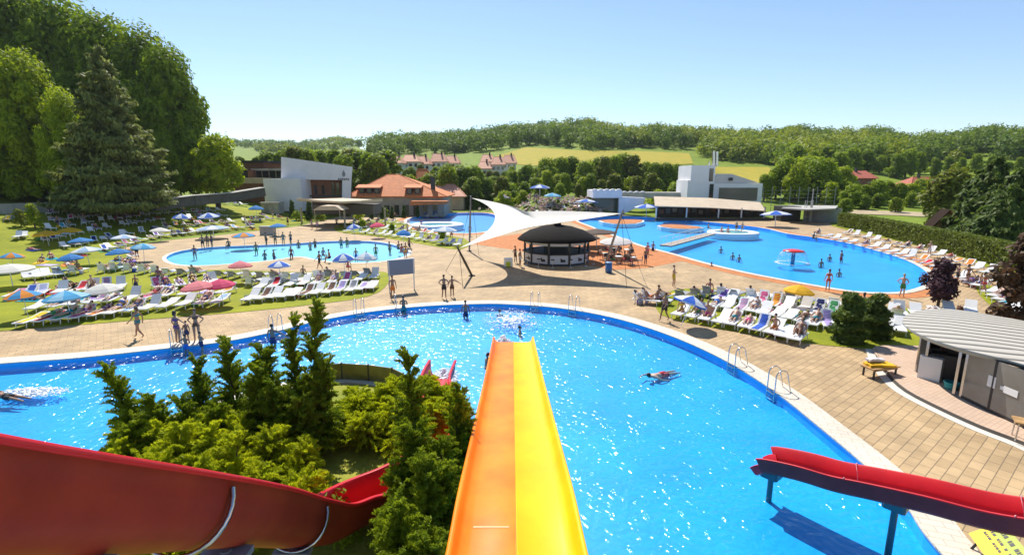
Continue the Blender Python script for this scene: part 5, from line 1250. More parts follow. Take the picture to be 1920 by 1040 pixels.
# ================================================================== people
SKIN = {'light': M('skin_light', (.56, .34, .24), .5), 'tan': M('skin_tan', (.40, .21, .13), .5), 'deep': M('skin_deep_tan', (.30, .155, .095), .5)}
HAIR = {'dark': M('hair_dark', (.02, .014, .01), .6), 'brown': M('hair_brown', (.09, .05, .025), .6), 'fair': M('hair_fair', (.40, .28, .12), .6)}
SUIT = {k: M('swim_'+k, v, .7) for k, v in dict(black=(.015, .015, .018), navy=(.02, .03, .12), red=(.55, .02, .03), teal=(.01, .20, .24), purple=(.14, .05, .22), white=(.7, .68, .66), blue=(.03, .15, .5), pink=(.7, .10, .25), yellow=(.7, .45, .03), green=(.05, .25, .08), brown=(.12, .06, .03), lilac=(.45, .35, .6), orange=(.7, .2, .03)).items()}
V3 = Vector
def skin_body(J, E, rad, root):
    me = bpy.data.meshes.new('tmp'); me.from_pydata(J, E, []); o = bpy.data.objects.new('tmp', me); COL.objects.link(o)
    md = o.modifiers.new('s', 'SKIN'); md.use_smooth_shade = True; md.branch_smoothing = .4
    sv = me.skin_vertices[0].data
    for i, r in enumerate(rad): sv[i].radius = (r, r) if not isinstance(r, tuple) else r
    for i in range(len(J)): sv[i].use_root = (i == root)
    sb = o.modifiers.new('u', 'SUBSURF'); sb.levels = 1; sb.render_levels = 1
    dg = bpy.context.evaluated_depsgraph_get(); dg.update()
    out = bpy.data.meshes.new_from_object(o.evaluated_get(dg)); bpy.data.objects.remove(o)
    for p in out.polygons: p.use_smooth = True
    return out
def person_proto(pelvis, tdir, front, legs, arms, female, hdir=None, hair_len=0):
    pelvis, t, f = V3(pelvis), V3(tdir).normalized(), V3(front).normalized(); sd_ = f.cross(t).normalized()*-1
    h = V3(hdir).normalized() if hdir else t
    J = []; E = []; Rr = []
    def add(p, r, par=None):
        J.append(tuple(p)); Rr.append(r)
        if par is not None: E.append((par, len(J)-1))
        return len(J)-1
    sw = .165 if female else .19; hw = .10 if female else .085
    p0 = add(pelvis, .125); wa = add(pelvis+t*.15, .105 if female else .12, p0); ch = add(pelvis+t*.33+f*.015, .128 if female else .145, wa); uc = add(pelvis+t*.44, .10, ch)
    nk = add(pelvis+t*.545, .052, uc); hb = add(pelvis+t*.545+h*.075+f*.012, .068, nk); hm = add(pelvis+t*.545+h*.155+f*.015, .088, hb); ht = add(pelvis+t*.545+h*.225+f*.005, .066, hm)
    headc = pelvis+t*.545+h*.15
    add(headc+f*.105-h*.01, .012, hm)                      # nose
    hipj = []
    for s, (kn, an, toe) in zip((-1, 1), legs):
        hp_ = pelvis+sd_*(hw*s)-t*.07; kn, an, toe = V3(kn), V3(an), V3(toe)
        a = add(hp_, .088, p0); m_ = add(hp_.lerp(kn, .5), .076, a); k = add(kn, .054, m_); c = add(kn.lerp(an, .35), .054, k); an_ = add(an, .036, c); add(toe, .030, an_); hipj.append((hp_, kn))
    for s, (el, wr, hand) in zip((-1, 1), arms):
        sh = pelvis+t*.43+sd_*(sw*s); el, wr, hand = V3(el), V3(wr), V3(hand)
        a = add(sh, .056, uc); e = add(el, .038, a); w_ = add(wr, .026, e); pl = add(hand, .030, w_)
        hd = (hand-wr).normalized(); pr = hd.cross(sd_ if abs(hd.dot(sd_)) < .8 else t).normalized(); cl = hd.cross(pr).normalized()*-s
        for q, ln in zip((-.028, -.010, .010, .027), (.070, .085, .080, .060)):
            a1 = add(hand+hd*.045+pr*q, .0095, pl); add(hand+hd*(.045+ln*.6)+pr*q*1.1+cl*.012, .0085, a1)
        th_ = add(hand+pr*.035*1.0+hd*.01, .010, pl); add(hand+pr*.06+hd*.045+cl*.01, .009, th_)
    me = skin_body(J, E, Rr, 0); me.materials.append(SKIN['tan'])
    body = link('person', me, None, (0, 0, -60))
    q = 12; mb = MB()
    mb.tube([pelvis-t*.10, pelvis-t*.03, pelvis+t*.05, pelvis+t*(.09 if not female else .06)], [.10, .142, .138, .125] if not female else [.08, .140, .138, .128], q)
    for hp_, kn in hipj:
        if female: mb.tube([hp_.lerp(kn, -.05), hp_.lerp(kn, .10)], [.09, .096], q)
        else: mb.tube([hp_.lerp(kn, -.05), hp_.lerp(kn, .25), hp_.lerp(kn, .55)], [.092, .094, .088], q)
    if female: MB().tube([pelvis+t*.28, pelvis+t*.32, pelvis+t*.36, pelvis+t*.40], [.124, .142, .146, .125], q).build('bikini_top', SUIT['black'], body)
    mb.build('bikini_bottom' if female else 'swim_trunks', SUIT['black'], body)
    mb = MB(); up = h; mb.ell(headc+h*.035-f*.02, (.088, .088, .088), 12, 8)
    if female: mb.ell(headc-f*.06-h*.05, (.065, .065, .10), 10, 7)
    mb.build('hair', HAIR['dark'], body)
    return freeze(body)
def stand(arms='down', legs='stand', female=0, sit=0):
    z = .93; sg = 1
    if legs == 'stand': L = [((-.10, -.015, .49), (-.11, .02, .08), (-.13, -.13, .035)), ((.10, -.015, .49), (.11, .02, .08), (.13, -.13, .035))]
    elif legs == 'walk': L = [((-.09, -.16, .52), (-.09, -.24, .10), (-.09, -.38, .05)), ((.09, .06, .48), (.09, .30, .16), (.09, .18, .04))]
    elif legs == 'relaxed': L = [((-.10, -.02, .49), (-.12, .02, .08), (-.14, -.12, .035)), ((.11, -.10, .50), (.15, -.04, .08), (.20, -.17, .035))]
    if arms == 'down': A_ = [((-.24, .03, 1.12), (-.26, -.05, .89), (-.262, -.075, .82)), ((.24, .03, 1.12), (.26, -.05, .89), (.262, -.075, .82))]
    elif arms == 'hips': A_ = [((-.36, .10, 1.16), (-.20, -.02, 1.00), (-.15, -.06, .97)), ((.36, .10, 1.16), (.20, -.02, 1.00), (.15, -.06, .97))]
    elif arms == 'out': A_ = [((-.40, .0, 1.22), (-.60, -.06, 1.10), (-.67, -.08, 1.08)), ((.25, .03, 1.12), (.30, -.10, .92), (.31, -.14, .86))]
    elif arms == 'swing': A_ = [((-.25, .12, 1.14), (-.27, .10, .90), (-.27, .08, .83)), ((.25, -.08, 1.14), (.25, -.26, .96), (.25, -.32, .91))]
    elif arms == 'fold': A_ = [((-.25, -.04, 1.13), (-.04, -.20, 1.12), (.03, -.20, 1.13)), ((.25, -.04, 1.13), (.04, -.22, 1.16), (-.03, -.22, 1.17))]
    return person_proto((0, 0, z), (0, .02, 1), (0, -1, 0), L, A_, female)
def lie(a, female, knees=0):
    td = (0, math.cos(a), math.sin(a)); p = V3((0, .20, HB+.13)); sh = p+V3(td)*.43
    L = [((s*.10, -.20, HB+.13+(.25 if knees else .0)), (s*.11, -.62+(.12 if knees else 0), HB+.07), (s*.13, -.68, HB+.17)) for s in (-1, 1)]
    A_ = [((s*.30, sh.y-.18, HB+.12+max(0, sh.z-HB-.3)*.5), (s*.27, sh.y-.42, HB+.10), (s*.25, sh.y-.50, HB+.09)) for s in (-1, 1)]
    return person_proto(p, td, (0, -math.sin(a), math.cos(a)), L, A_, female)
def prone(female):
    p = V3((0, -.05, HB+.13)); L = [((s*.11, -.50, HB+.10), (s*.12, -.92, HB+.08), (s*.13, -1.02, HB+.04)) for s in (-1, 1)]
    A_ = [((s*.34, .50, HB+.08), (s*.18, .66, HB+.08), (s*.10, .70, HB+.08)) for s in (-1, 1)]
    return person_proto(p, (0, 1, .02), (0, 0, -1), L, A_, female, hdir=(0, 1, .15))
def sitp(female, z=.42):
    L = [((s*.12, -.42, z+.05), (s*.13, -.46, .09), (s*.14, -.60, .04)) for s in (-1, 1)]
    A_ = [((s*.25, -.02, z+.35), (s*.20, -.26, z+.16), (s*.18, -.33, z+.13)) for s in (-1, 1)]
    return person_proto((0, 0, z+.12), (0, -.12, 1), (0, -1, -.1), L, A_, female)
def swim(female):
    L = [((s*.10, .48, -.06), (s*.12, .88, -.10), (s*.13, 1.0, -.12)) for s in (-1, 1)]
    A_ = [((-.30, -.62, -.02), (-.22, -.86, .02), (-.20, -.94, .0)), ((.34, -.30, -.10), (.36, -.05, -.16), (.36, .02, -.18))]
    return person_proto((0, 0, -.05), (0, -1, .08), (0, 0, -1), L, A_, female, hdir=(0, -1, .5))
PROTO = {}
for nm, fn in dict(stand=lambda f: stand('down', 'stand', f), hips=lambda f: stand('hips', 'relaxed', f), out=lambda f: stand('out', 'stand', f), walk=lambda f: stand('swing', 'walk', f), fold=lambda f: stand('fold', 'relaxed', f),
                   lie0=lambda f: lie(ANG[0], f), lie1=lambda f: lie(ANG[1], f), lie2=lambda f: lie(ANG[2], f, 1), prone=prone, sit=sitp, swim=swim).items():
    for f in (0, 1): PROTO[nm, f] = fn(f)
PU = set()
def person(pose, female, loc, rz, skin, hair, suit, label, scale=1.0, group=None):
    src = PROTO[pose, female]
    o = copy_tree(src) if (pose, female) in PU else src
    PU.add((pose, female))
    o.location = loc; o.rotation_euler = (0, 0, rz); o.scale = (scale,)*3
    ch = [c for c in (KIDS[src.name] if o is src else o.children)]
    set_mat(o, SKIN[skin])
    for c in ch: set_mat(c, HAIR[hair] if c.name.startswith('hair') else SUIT[suit])
    o['label'] = label; o['category'] = 'person'
    if group: o['group'] = group
    elif 'group' in o: del o['group']
    return o

# ---- beach bags
BAG = []
def bag_proto():
    mb = MB(); r_ = random.Random(1)
    mb.lathe([(0, 0), (.20, .0), (.23, .12), (.20, .30), (.17, .31), (.19, .14), (.0, .05)], 12, sy=.55)
    for s in (-1, 1): mb.tube([(-.11, .10*s, .29), (-.07, .11*s, .42), (.07, .11*s, .42), (.11, .10*s, .29)], .010, 5)
    return mb.build('beach_bag', TM['blue'], None, (0, 0, -50))
BAG.append(bag_proto())
def bag(loc, colour, label):
    o = BAG[0] if len(BAG) == 1 else BAG[0].copy()
    if len(BAG) > 1: COL.objects.link(o)
    BAG.append(o); o.location = loc; o.rotation_euler = (0, 0, rng.uniform(0, 3)); set_mat(o, TM[colour]); o['label'] = label; o['category'] = 'bag'; o['group'] = 'bags beside the loungers'
# ================================================================== rows of loungers with towels and sunbathers
def along(pts, n):
    P = [Vector(p) for p in pts]; L = [0]
    for a, b in zip(P, P[1:]): L.append(L[-1]+(b-a).length)
    out = []
    for i in range(n):
        s = L[-1]*(i+.5)/n; k = max(j for j in range(len(L)-1) if L[j] <= s+1e-9); t = (s-L[k])/(L[k+1]-L[k]); out.append(P[k].lerp(P[k+1], t))
    return out
TKEYS = ['blue', 'turquoise', 'red', 'pink', 'purple', 'yellow', 'orange', 'green', 'navy', 'white', 'lilac', 'brown', 'pale blue', 'grey', 'blue striped', 'rainbow striped', 'purple striped', 'green striped']
SK = ['light', 'light', 'tan', 'tan', 'deep']; HK = ['dark', 'dark', 'brown', 'fair']; SU = list(SUIT)
WORLD = {}
def row(pts, n, face, name, detail, grp, occ=.35, tow=.35, jit=6, skip=.0, grey=0.0, ks=(0, 1, 1, 2), ends=None):
    ps = along(pts, n); idx = -1
    for p in ps:
        if rng.random() < skip: continue
        idx += 1; g = GT(p.x+rng.uniform(-1, 1)*2, p.y+rng.uniform(-.4, .4)); rz = R(face+rng.uniform(-jit, jit)); k = rng.choice(ks)
        fd = Vector((math.sin(rz), -math.cos(rz), 0)); loc = (g.x-fd.x*.9, g.y-fd.y*.9, T(g.x-fd.x*.9, g.y-fd.y*.9)+.03)
        gy = rng.random() < grey
        lounger(k, detail, loc, rz, ('grey' if gy else 'white')+' sun lounger, %s from the left in the %s' % (ORD[idx], name), grp, gy)
        if rng.random() < tow: 
            c = rng.choice(TKEYS); towel(k, rng.randrange(2), loc, rz, c, '%s towel on the %s lounger of the %s' % (c, ORD[idx], name))
        if rng.random() < .28:
            c = rng.choice(TKEYS[:14]); sx = Vector((fd.y, -fd.x, 0))*.48; bl = Vector(loc)+sx-fd*rng.uniform(-.6, .7)
            bag((bl.x, bl.y, T(bl.x, bl.y)+.03), c, '%s beach bag beside the %s lounger of the %s' % (c, ORD[idx], name))
        if rng.random() < occ:
            f = rng.randrange(2); r_ = rng.random(); su = rng.choice(SU); ps_ = 'lie%d' % k if r_ < .62 else ('prone' if k == 0 or r_ < .72 else 'sit')
            if ps_ == 'prone' and k > 0: ps_ = 'lie%d' % k
            how = {'lie0': 'lying', 'lie1': 'reclining', 'lie2': 'half sitting', 'prone': 'lying face down', 'sit': 'sitting up'}[ps_]
            q = Vector(loc)+(Vector((0, 0, .02)) if ps_ != 'sit' else Vector((0, 0, -.05)))
            person(ps_, f, q, rz, rng.choice(SK), rng.choice(HK), su, 'person in %s %s %s on %s lounger, %s' % (su, 'bikini' if f else 'trunks', how, ORD[idx], name), rng.uniform(.92, 1.04), 'sunbathers on the loungers')
LW = 'loungers on the left lawn'
row([(20, 618), (150, 604), (300, 585), (420, 574)], 12, 0, 'left lawn front row, left half', True, LW, .5, .4)
row([(450, 572), (560, 561), (705, 547)], 12, 0, 'left lawn front row, right half', True, LW, .12, .4, 3, 0, 0, (0, 1, 1))
row([(40, 590), (180, 575), (320, 562), (430, 556)], 11, 5, 'left lawn second row, left half', True, LW, .45, .5, 12)
row([(470, 548), (560, 541), (650, 534), (712, 526)], 9, 0, 'left lawn second row, right half', True, LW, .4, .4, 8)
row([(0, 566), (110, 556), (240, 545)], 8, 25, 'slanting row by the blue parasol', False, LW, .25, .4, 14)
row([(45, 528), (125, 520)], 4, 50, 'group by the large white parasol', False, LW, 0, 0, 4, 0, 0, (1, 2))
row([(290, 548), (420, 534)], 6, 35, 'row under the pink parasols', False, LW, .5, .4, 20)
row([(125, 512), (240, 505), (330, 512), (460, 518), (600, 520), (715, 516)], 24, 178, 'row lining the shallow pool', False, LW, .3, .35, 8, .05, .35, (1, 2))
row([(480, 531), (600, 529)], 6, 150, 'short second row from shallow pool', False, LW, .35, .4, 25, 0, .5)
BK = 'loungers on the grass bank'
row([(200, 474), (300, 447), (400, 436), (480, 428)], 20, 62, 'lowest bank row', False, BK, .4, .75, 16)
row([(120, 470), (230, 446), (330, 428), (440, 420), (540, 412)], 24, 60, 'second bank row', False, BK, .4, .8, 18, .06)
row([(80, 458), (200, 432), (320, 414), (450, 408)], 22, 58, 'third bank row', False, BK, .4, .8, 20, .08)
row([(95, 436), (180, 420), (300, 405), (430, 398)], 19, 60, 'fourth bank row', False, BK, .4, .75, 22, .15)
row([(100, 420), (190, 408), (270, 400)], 12, 55, 'bank row under the spruce', False, BK, .4, .7, 20)
row([(85, 406), (160, 398), (215, 400)], 9, 50, 'bank row below the lettered wall', False, BK, .5, .6, 20)
row([(280, 396), (350, 386), (420, 384), (470, 388)], 12, 70, 'bank row below the stepped wall', False, BK, .4, .6, 20, .1)
row([(25, 452), (50, 448)], 2, 30, 'pair alone on bright grass', False, BK, 0, 0, 3)
row([(5, 420), (40, 410)], 2, 30, 'pair in far left shade', False, BK, 0, .5, 5, 0, 1)
MS = 'loungers on the middle strip'
row([(640, 436), (700, 442), (770, 450), (860, 465)], 15, -28, 'front row between the rear pools', False, MS, .3, .4, 8)
row([(645, 428), (700, 430), (760, 436), (840, 446)], 13, -28, 'middle row between the rear pools', False, MS, .4, .5, 10)
row([(650, 420), (720, 418), (765, 424)], 8, -20, 'back row between the rear pools', False, MS, .4, .4, 12)
RB = 'loungers of the right hand block'
row([(1256, 597), (1290, 603), (1330, 611), (1380, 620), (1430, 632), (1500, 650)], 10, -40, 'right block front row', True, RB, .4, .3, 6)
row([(1325, 580), (1400, 592), (1470, 605), (1530, 622)], 9, -40, 'right block second row', True, RB, .15, .2, 6)
row([(1330, 567), (1400, 575), (1480, 588), (1560, 600)], 9, -40, 'right block third row', True, RB, .1, .2, 7)
row([(1245, 560), (1320, 552), (1400, 556), (1500, 566), (1600, 580), (1690, 592)], 17, 140, 'right block back row', False, RB, .45, .45, 10, 0, .6, (1, 2))
row([(1232, 573), (1262, 572)], 3, 60, 'right block left end', False, RB, .4, .3, 10)
row([(1540, 622), (1600, 625), (1700, 632)], 5, -30, 'row beside the thuja bushes', False, RB, 0, .5, 20)
row([(1660, 600), (1760, 604), (1830, 592)], 7, -30, 'row behind the kiosk roof', False, RB, .3, .4, 12)
HG = 'loungers along the hedge'
row([(1515, 441), (1600, 459), (1700, 487), (1775, 515)], 15, -62, 'front row along the hedge', False, HG, .35, .35, 8)
row([(1570, 438), (1650, 456), (1760, 486), (1850, 520)], 15, -62, 'back row against the hedge', False, HG, .35, .4, 8)
row([(1840, 552), (1875, 575), (1900, 600)], 6, -70, 'group under the copper tree', False, HG, .3, .4, 8)
row([(1850, 530), (1900, 555), (1915, 575)], 4, -65, 'group beyond the copper tree', False, HG, .3, .4, 8)
row([(1790, 525), (1830, 545)], 4, -65, 'group left of the walkers', False, HG, .6, .5, 8)
# ================================================================== parasols
def fab(name, a, b=None, n=8):
    if b is None: return [M('canopy_'+name, a, .85, (2, .08), trans=.25)]
    return [M('canopy_'+name+'_a', a, .85, trans=.25), M('canopy_'+name+'_b', b, .85, trans=.25)]
PC = {'white': fab('white', (.74, .71, .67)), 'yellow': fab('yellow', (.80, .44, .01)), 'pink': fab('pink', (.75, .22, .24)), 'crimson': fab('crimson', (.70, .06, .16)), 'blue and white': fab('bw', (.02, .12, .55), (.66, .70, .76)), 'blue': fab('blue', (.02, .20, .55)), 'light blue': fab('lb', (.05, .34, .62), (.30, .55, .72)), 'rainbow': fab('rb', (.75, .25, .02), (.05, .30, .60)), 'brown': fab('brown', (.11, .075, .055)), 'pale blue': fab('pb', (.35, .5, .72), (.7, .72, .75)), 'sand': fab('sand', (.66, .55, .40))}
def parasol(colour, seg=8, sq=False):
    o = empty('parasol', (0, 0, -40)); mb = MB(); ms = PC[colour]
    n = 4 if sq else seg; prof = [(0, .0), (.35, -.10), (.72, -.24), (1.0, -.40)]
    for k in range(n):
        a0, a1_, am = 2*math.pi*k/n, 2*math.pi*(k+1)/n, 2*math.pi*(k+.5)/n; mi_ = k % len(ms)
        rows = []
        for r_, z in prof:
            pm = V3((r_*math.cos(am)*.955*math.cos(math.pi/n)/math.cos(math.pi/8)*1.0 if not sq else r_*math.cos(am)*.72, r_*math.sin(am)*.955*math.cos(math.pi/n)/math.cos(math.pi/8) if not sq else r_*math.sin(am)*.72, z-.02*r_))
            rows += [V3((r_*math.cos(a0), r_*math.sin(a0), z)), pm, V3((r_*math.cos(a1_), r_*math.sin(a1_), z))]
        f = [(i*3+j, i*3+j+1, (i+1)*3+j+1, (i+1)*3+j) for i in range(3) for j in range(2)]; mb.add(rows, [q[::-1] for q in f], mi_)
        e0, em, e1 = rows[9], rows[10], rows[11]; d_ = V3((0, 0, -.09)); mb.add([e0, em, e1, e0+d_, em+d_, e1+d_], [(0, 3, 4, 1), (1, 4, 5, 2)], (mi_+1) % len(ms))
    mb.build('canopy', ms, o)
    rb_ = MB()
    for k in range(n): a = 2*math.pi*k/n; rb_.tube([(0, 0, -.12), (.97*math.cos(a), .97*math.sin(a), -.42)], .010, 4)
    MB().tube([(0, 0, -1.75), (0, 0, .06)], .022, 6).build('pole', m_white, o); rb_.build('ribs', m_white, o)
    return freeze(o)
PP = {}
PGEO = [(16, 497, 76, 'white', 'large white parasol at the left edge of the lawn'), (192, 534, 62, 'white', 'white parasol behind the front row, right of the blue one'), (122, 548, 72, 'light blue', 'two tone blue parasol left of the white one in the front rows'), (85, 434, 42, 'yellow', 'left of two yellow parasols below the lettered wall'), (130, 428, 38, 'yellow', 'right of two yellow parasols below the lettered wall'),
        (160, 464, 48, 'pale blue', 'pale blue striped parasol in the shade of the spruce'), (130, 478, 40, 'blue', 'plain blue parasol at the lower edge of the spruce shade'), (22, 475, 34, 'rainbow', 'small multicoloured parasol behind the large white one'), (232, 441, 42, 'pale blue', 'pale blue parasol in the middle of the bank rows under the spruce'), (300, 428, 34, 'white', 'white parasol on the bank right of the spruce trunk'), (268, 458, 40, 'light blue', 'two tone blue parasol low on the bank near the shallow pool'), (340, 402, 30, 'blue and white', 'blue and white parasol high on the bank below the stepped wall'), (150, 447, 40, 'blue', 'plain blue parasol below the right yellow one'), (40, 546, 52, 'rainbow', 'multicoloured parasol near the left edge in the front rows'), (520, 420, 30, 'blue', 'blue parasol on the grass beside the grey cabinet'), (390, 400, 38, 'blue and white', 'blue and white parasol beside the maple trunk'), (398, 424, 56, 'pale blue', 'pale blue and white parasol on the middle of the bank'), (456, 437, 42, 'rainbow', 'multicoloured parasol low on the bank above the shallow pool'),
        (370, 529, 62, 'pink', 'pale pink parasol in the left lawn rows'), (411, 526, 52, 'crimson', 'crimson pink parasol right of the pale pink one'), (450, 491, 38, 'pink', 'small pink parasol at the near edge of the shallow pool'), (523, 491, 38, 'blue and white', 'blue and white parasol on the near spit of the shallow pool'), (643, 477, 42, 'blue and white', 'left of two blue and white parasols standing in the shallow pool'), (686, 475, 40, 'pale blue', 'right of two parasols standing in the shallow pool'),
        (662, 421, 26, 'blue and white', 'blue and white parasol at the left end of the middle strip'), (707, 418, 28, 'crimson', 'red parasol on the middle strip'), (757, 432, 26, 'blue', 'flat blue parasol on the middle strip'), (835, 426, 44, 'pale blue', 'pale parasol in front of the whirlpool ring'), (480, 386, 26, 'blue', 'dark blue parasol right of the maple'), (220, 468, 40, 'blue', 'blue parasol low in the bank rows'),
        (902, 364, 36, 'blue and white', 'leftmost blue and white parasol on the far lawn'), (1012, 367, 38, 'blue and white', 'blue and white parasol in the middle of the far lawn, left of the paler one'), (1036, 363, 32, 'light blue', 'paler blue parasol in the middle of the far lawn'), (1100, 374, 44, 'blue and white', 'blue and white parasol at the right end of the far lawn'), (1212, 383, 52, 'blue and white', 'blue and white parasol at the left end of the long terrace'), (1455, 396, 62, 'blue and white', 'largest blue and white parasol, at the right end of the long terrace'),
        (1500, 537, 50, 'yellow', 'yellow parasol at the back of the right block'), (1300, 558, 66, 'blue and white', 'big tilted blue and white parasol over the left end of the right block'), (1155, 446, 62, 'white', 'white parasol over the tables beside the bar'), (1118, 430, 76, 'brown', 'big brown parasol behind the bar'), (1095, 438, 60, 'brown', 'smaller brown parasol tucked behind the bar roof'), (865, 366, 56, 'white', 'white square sunshade left of the sail mast'), (1535, 386, 40, 'sand', 'sand coloured parasol on the service bar terrace')]
for px, py, w, c, lb in PGEO:
    hc = (1.75 if px < 560 or (px > 1230 and py > 500) else 2.15) if py > 410 else 2.7
    r_, t_ = ray(px, py), 8.0
    while t_ < 170 and CAMZ+r_.z*t_ > T(r_.x*t_, r_.y*t_)+hc: t_ += .15
    q = Vector((r_.x*t_, r_.y*t_, 0)); z0 = T(q.x, q.y)
    wm = min(2.6, max(.9, w/F*q.y/CP/2))
    sq = (px == 865)
    key = (c, sq)
    if key not in PP: PP[key] = parasol(c, 8, sq); o = PP[key]
    else: o = copy_tree(PP[key])
    o.location = (q.x, q.y, hc+z0+.1); o.scale = (wm, wm, (hc+.1)/1.75); o.rotation_euler = (R(10) if px == 1300 else R(rng.uniform(-4, 4)), R(18) if px == 1300 else R(rng.uniform(-4, 4)), rng.uniform(0, 1) if not sq else R(45))
    o['label'] = lb; o['category'] = 'parasol'; o['group'] = 'parasols round the pools'
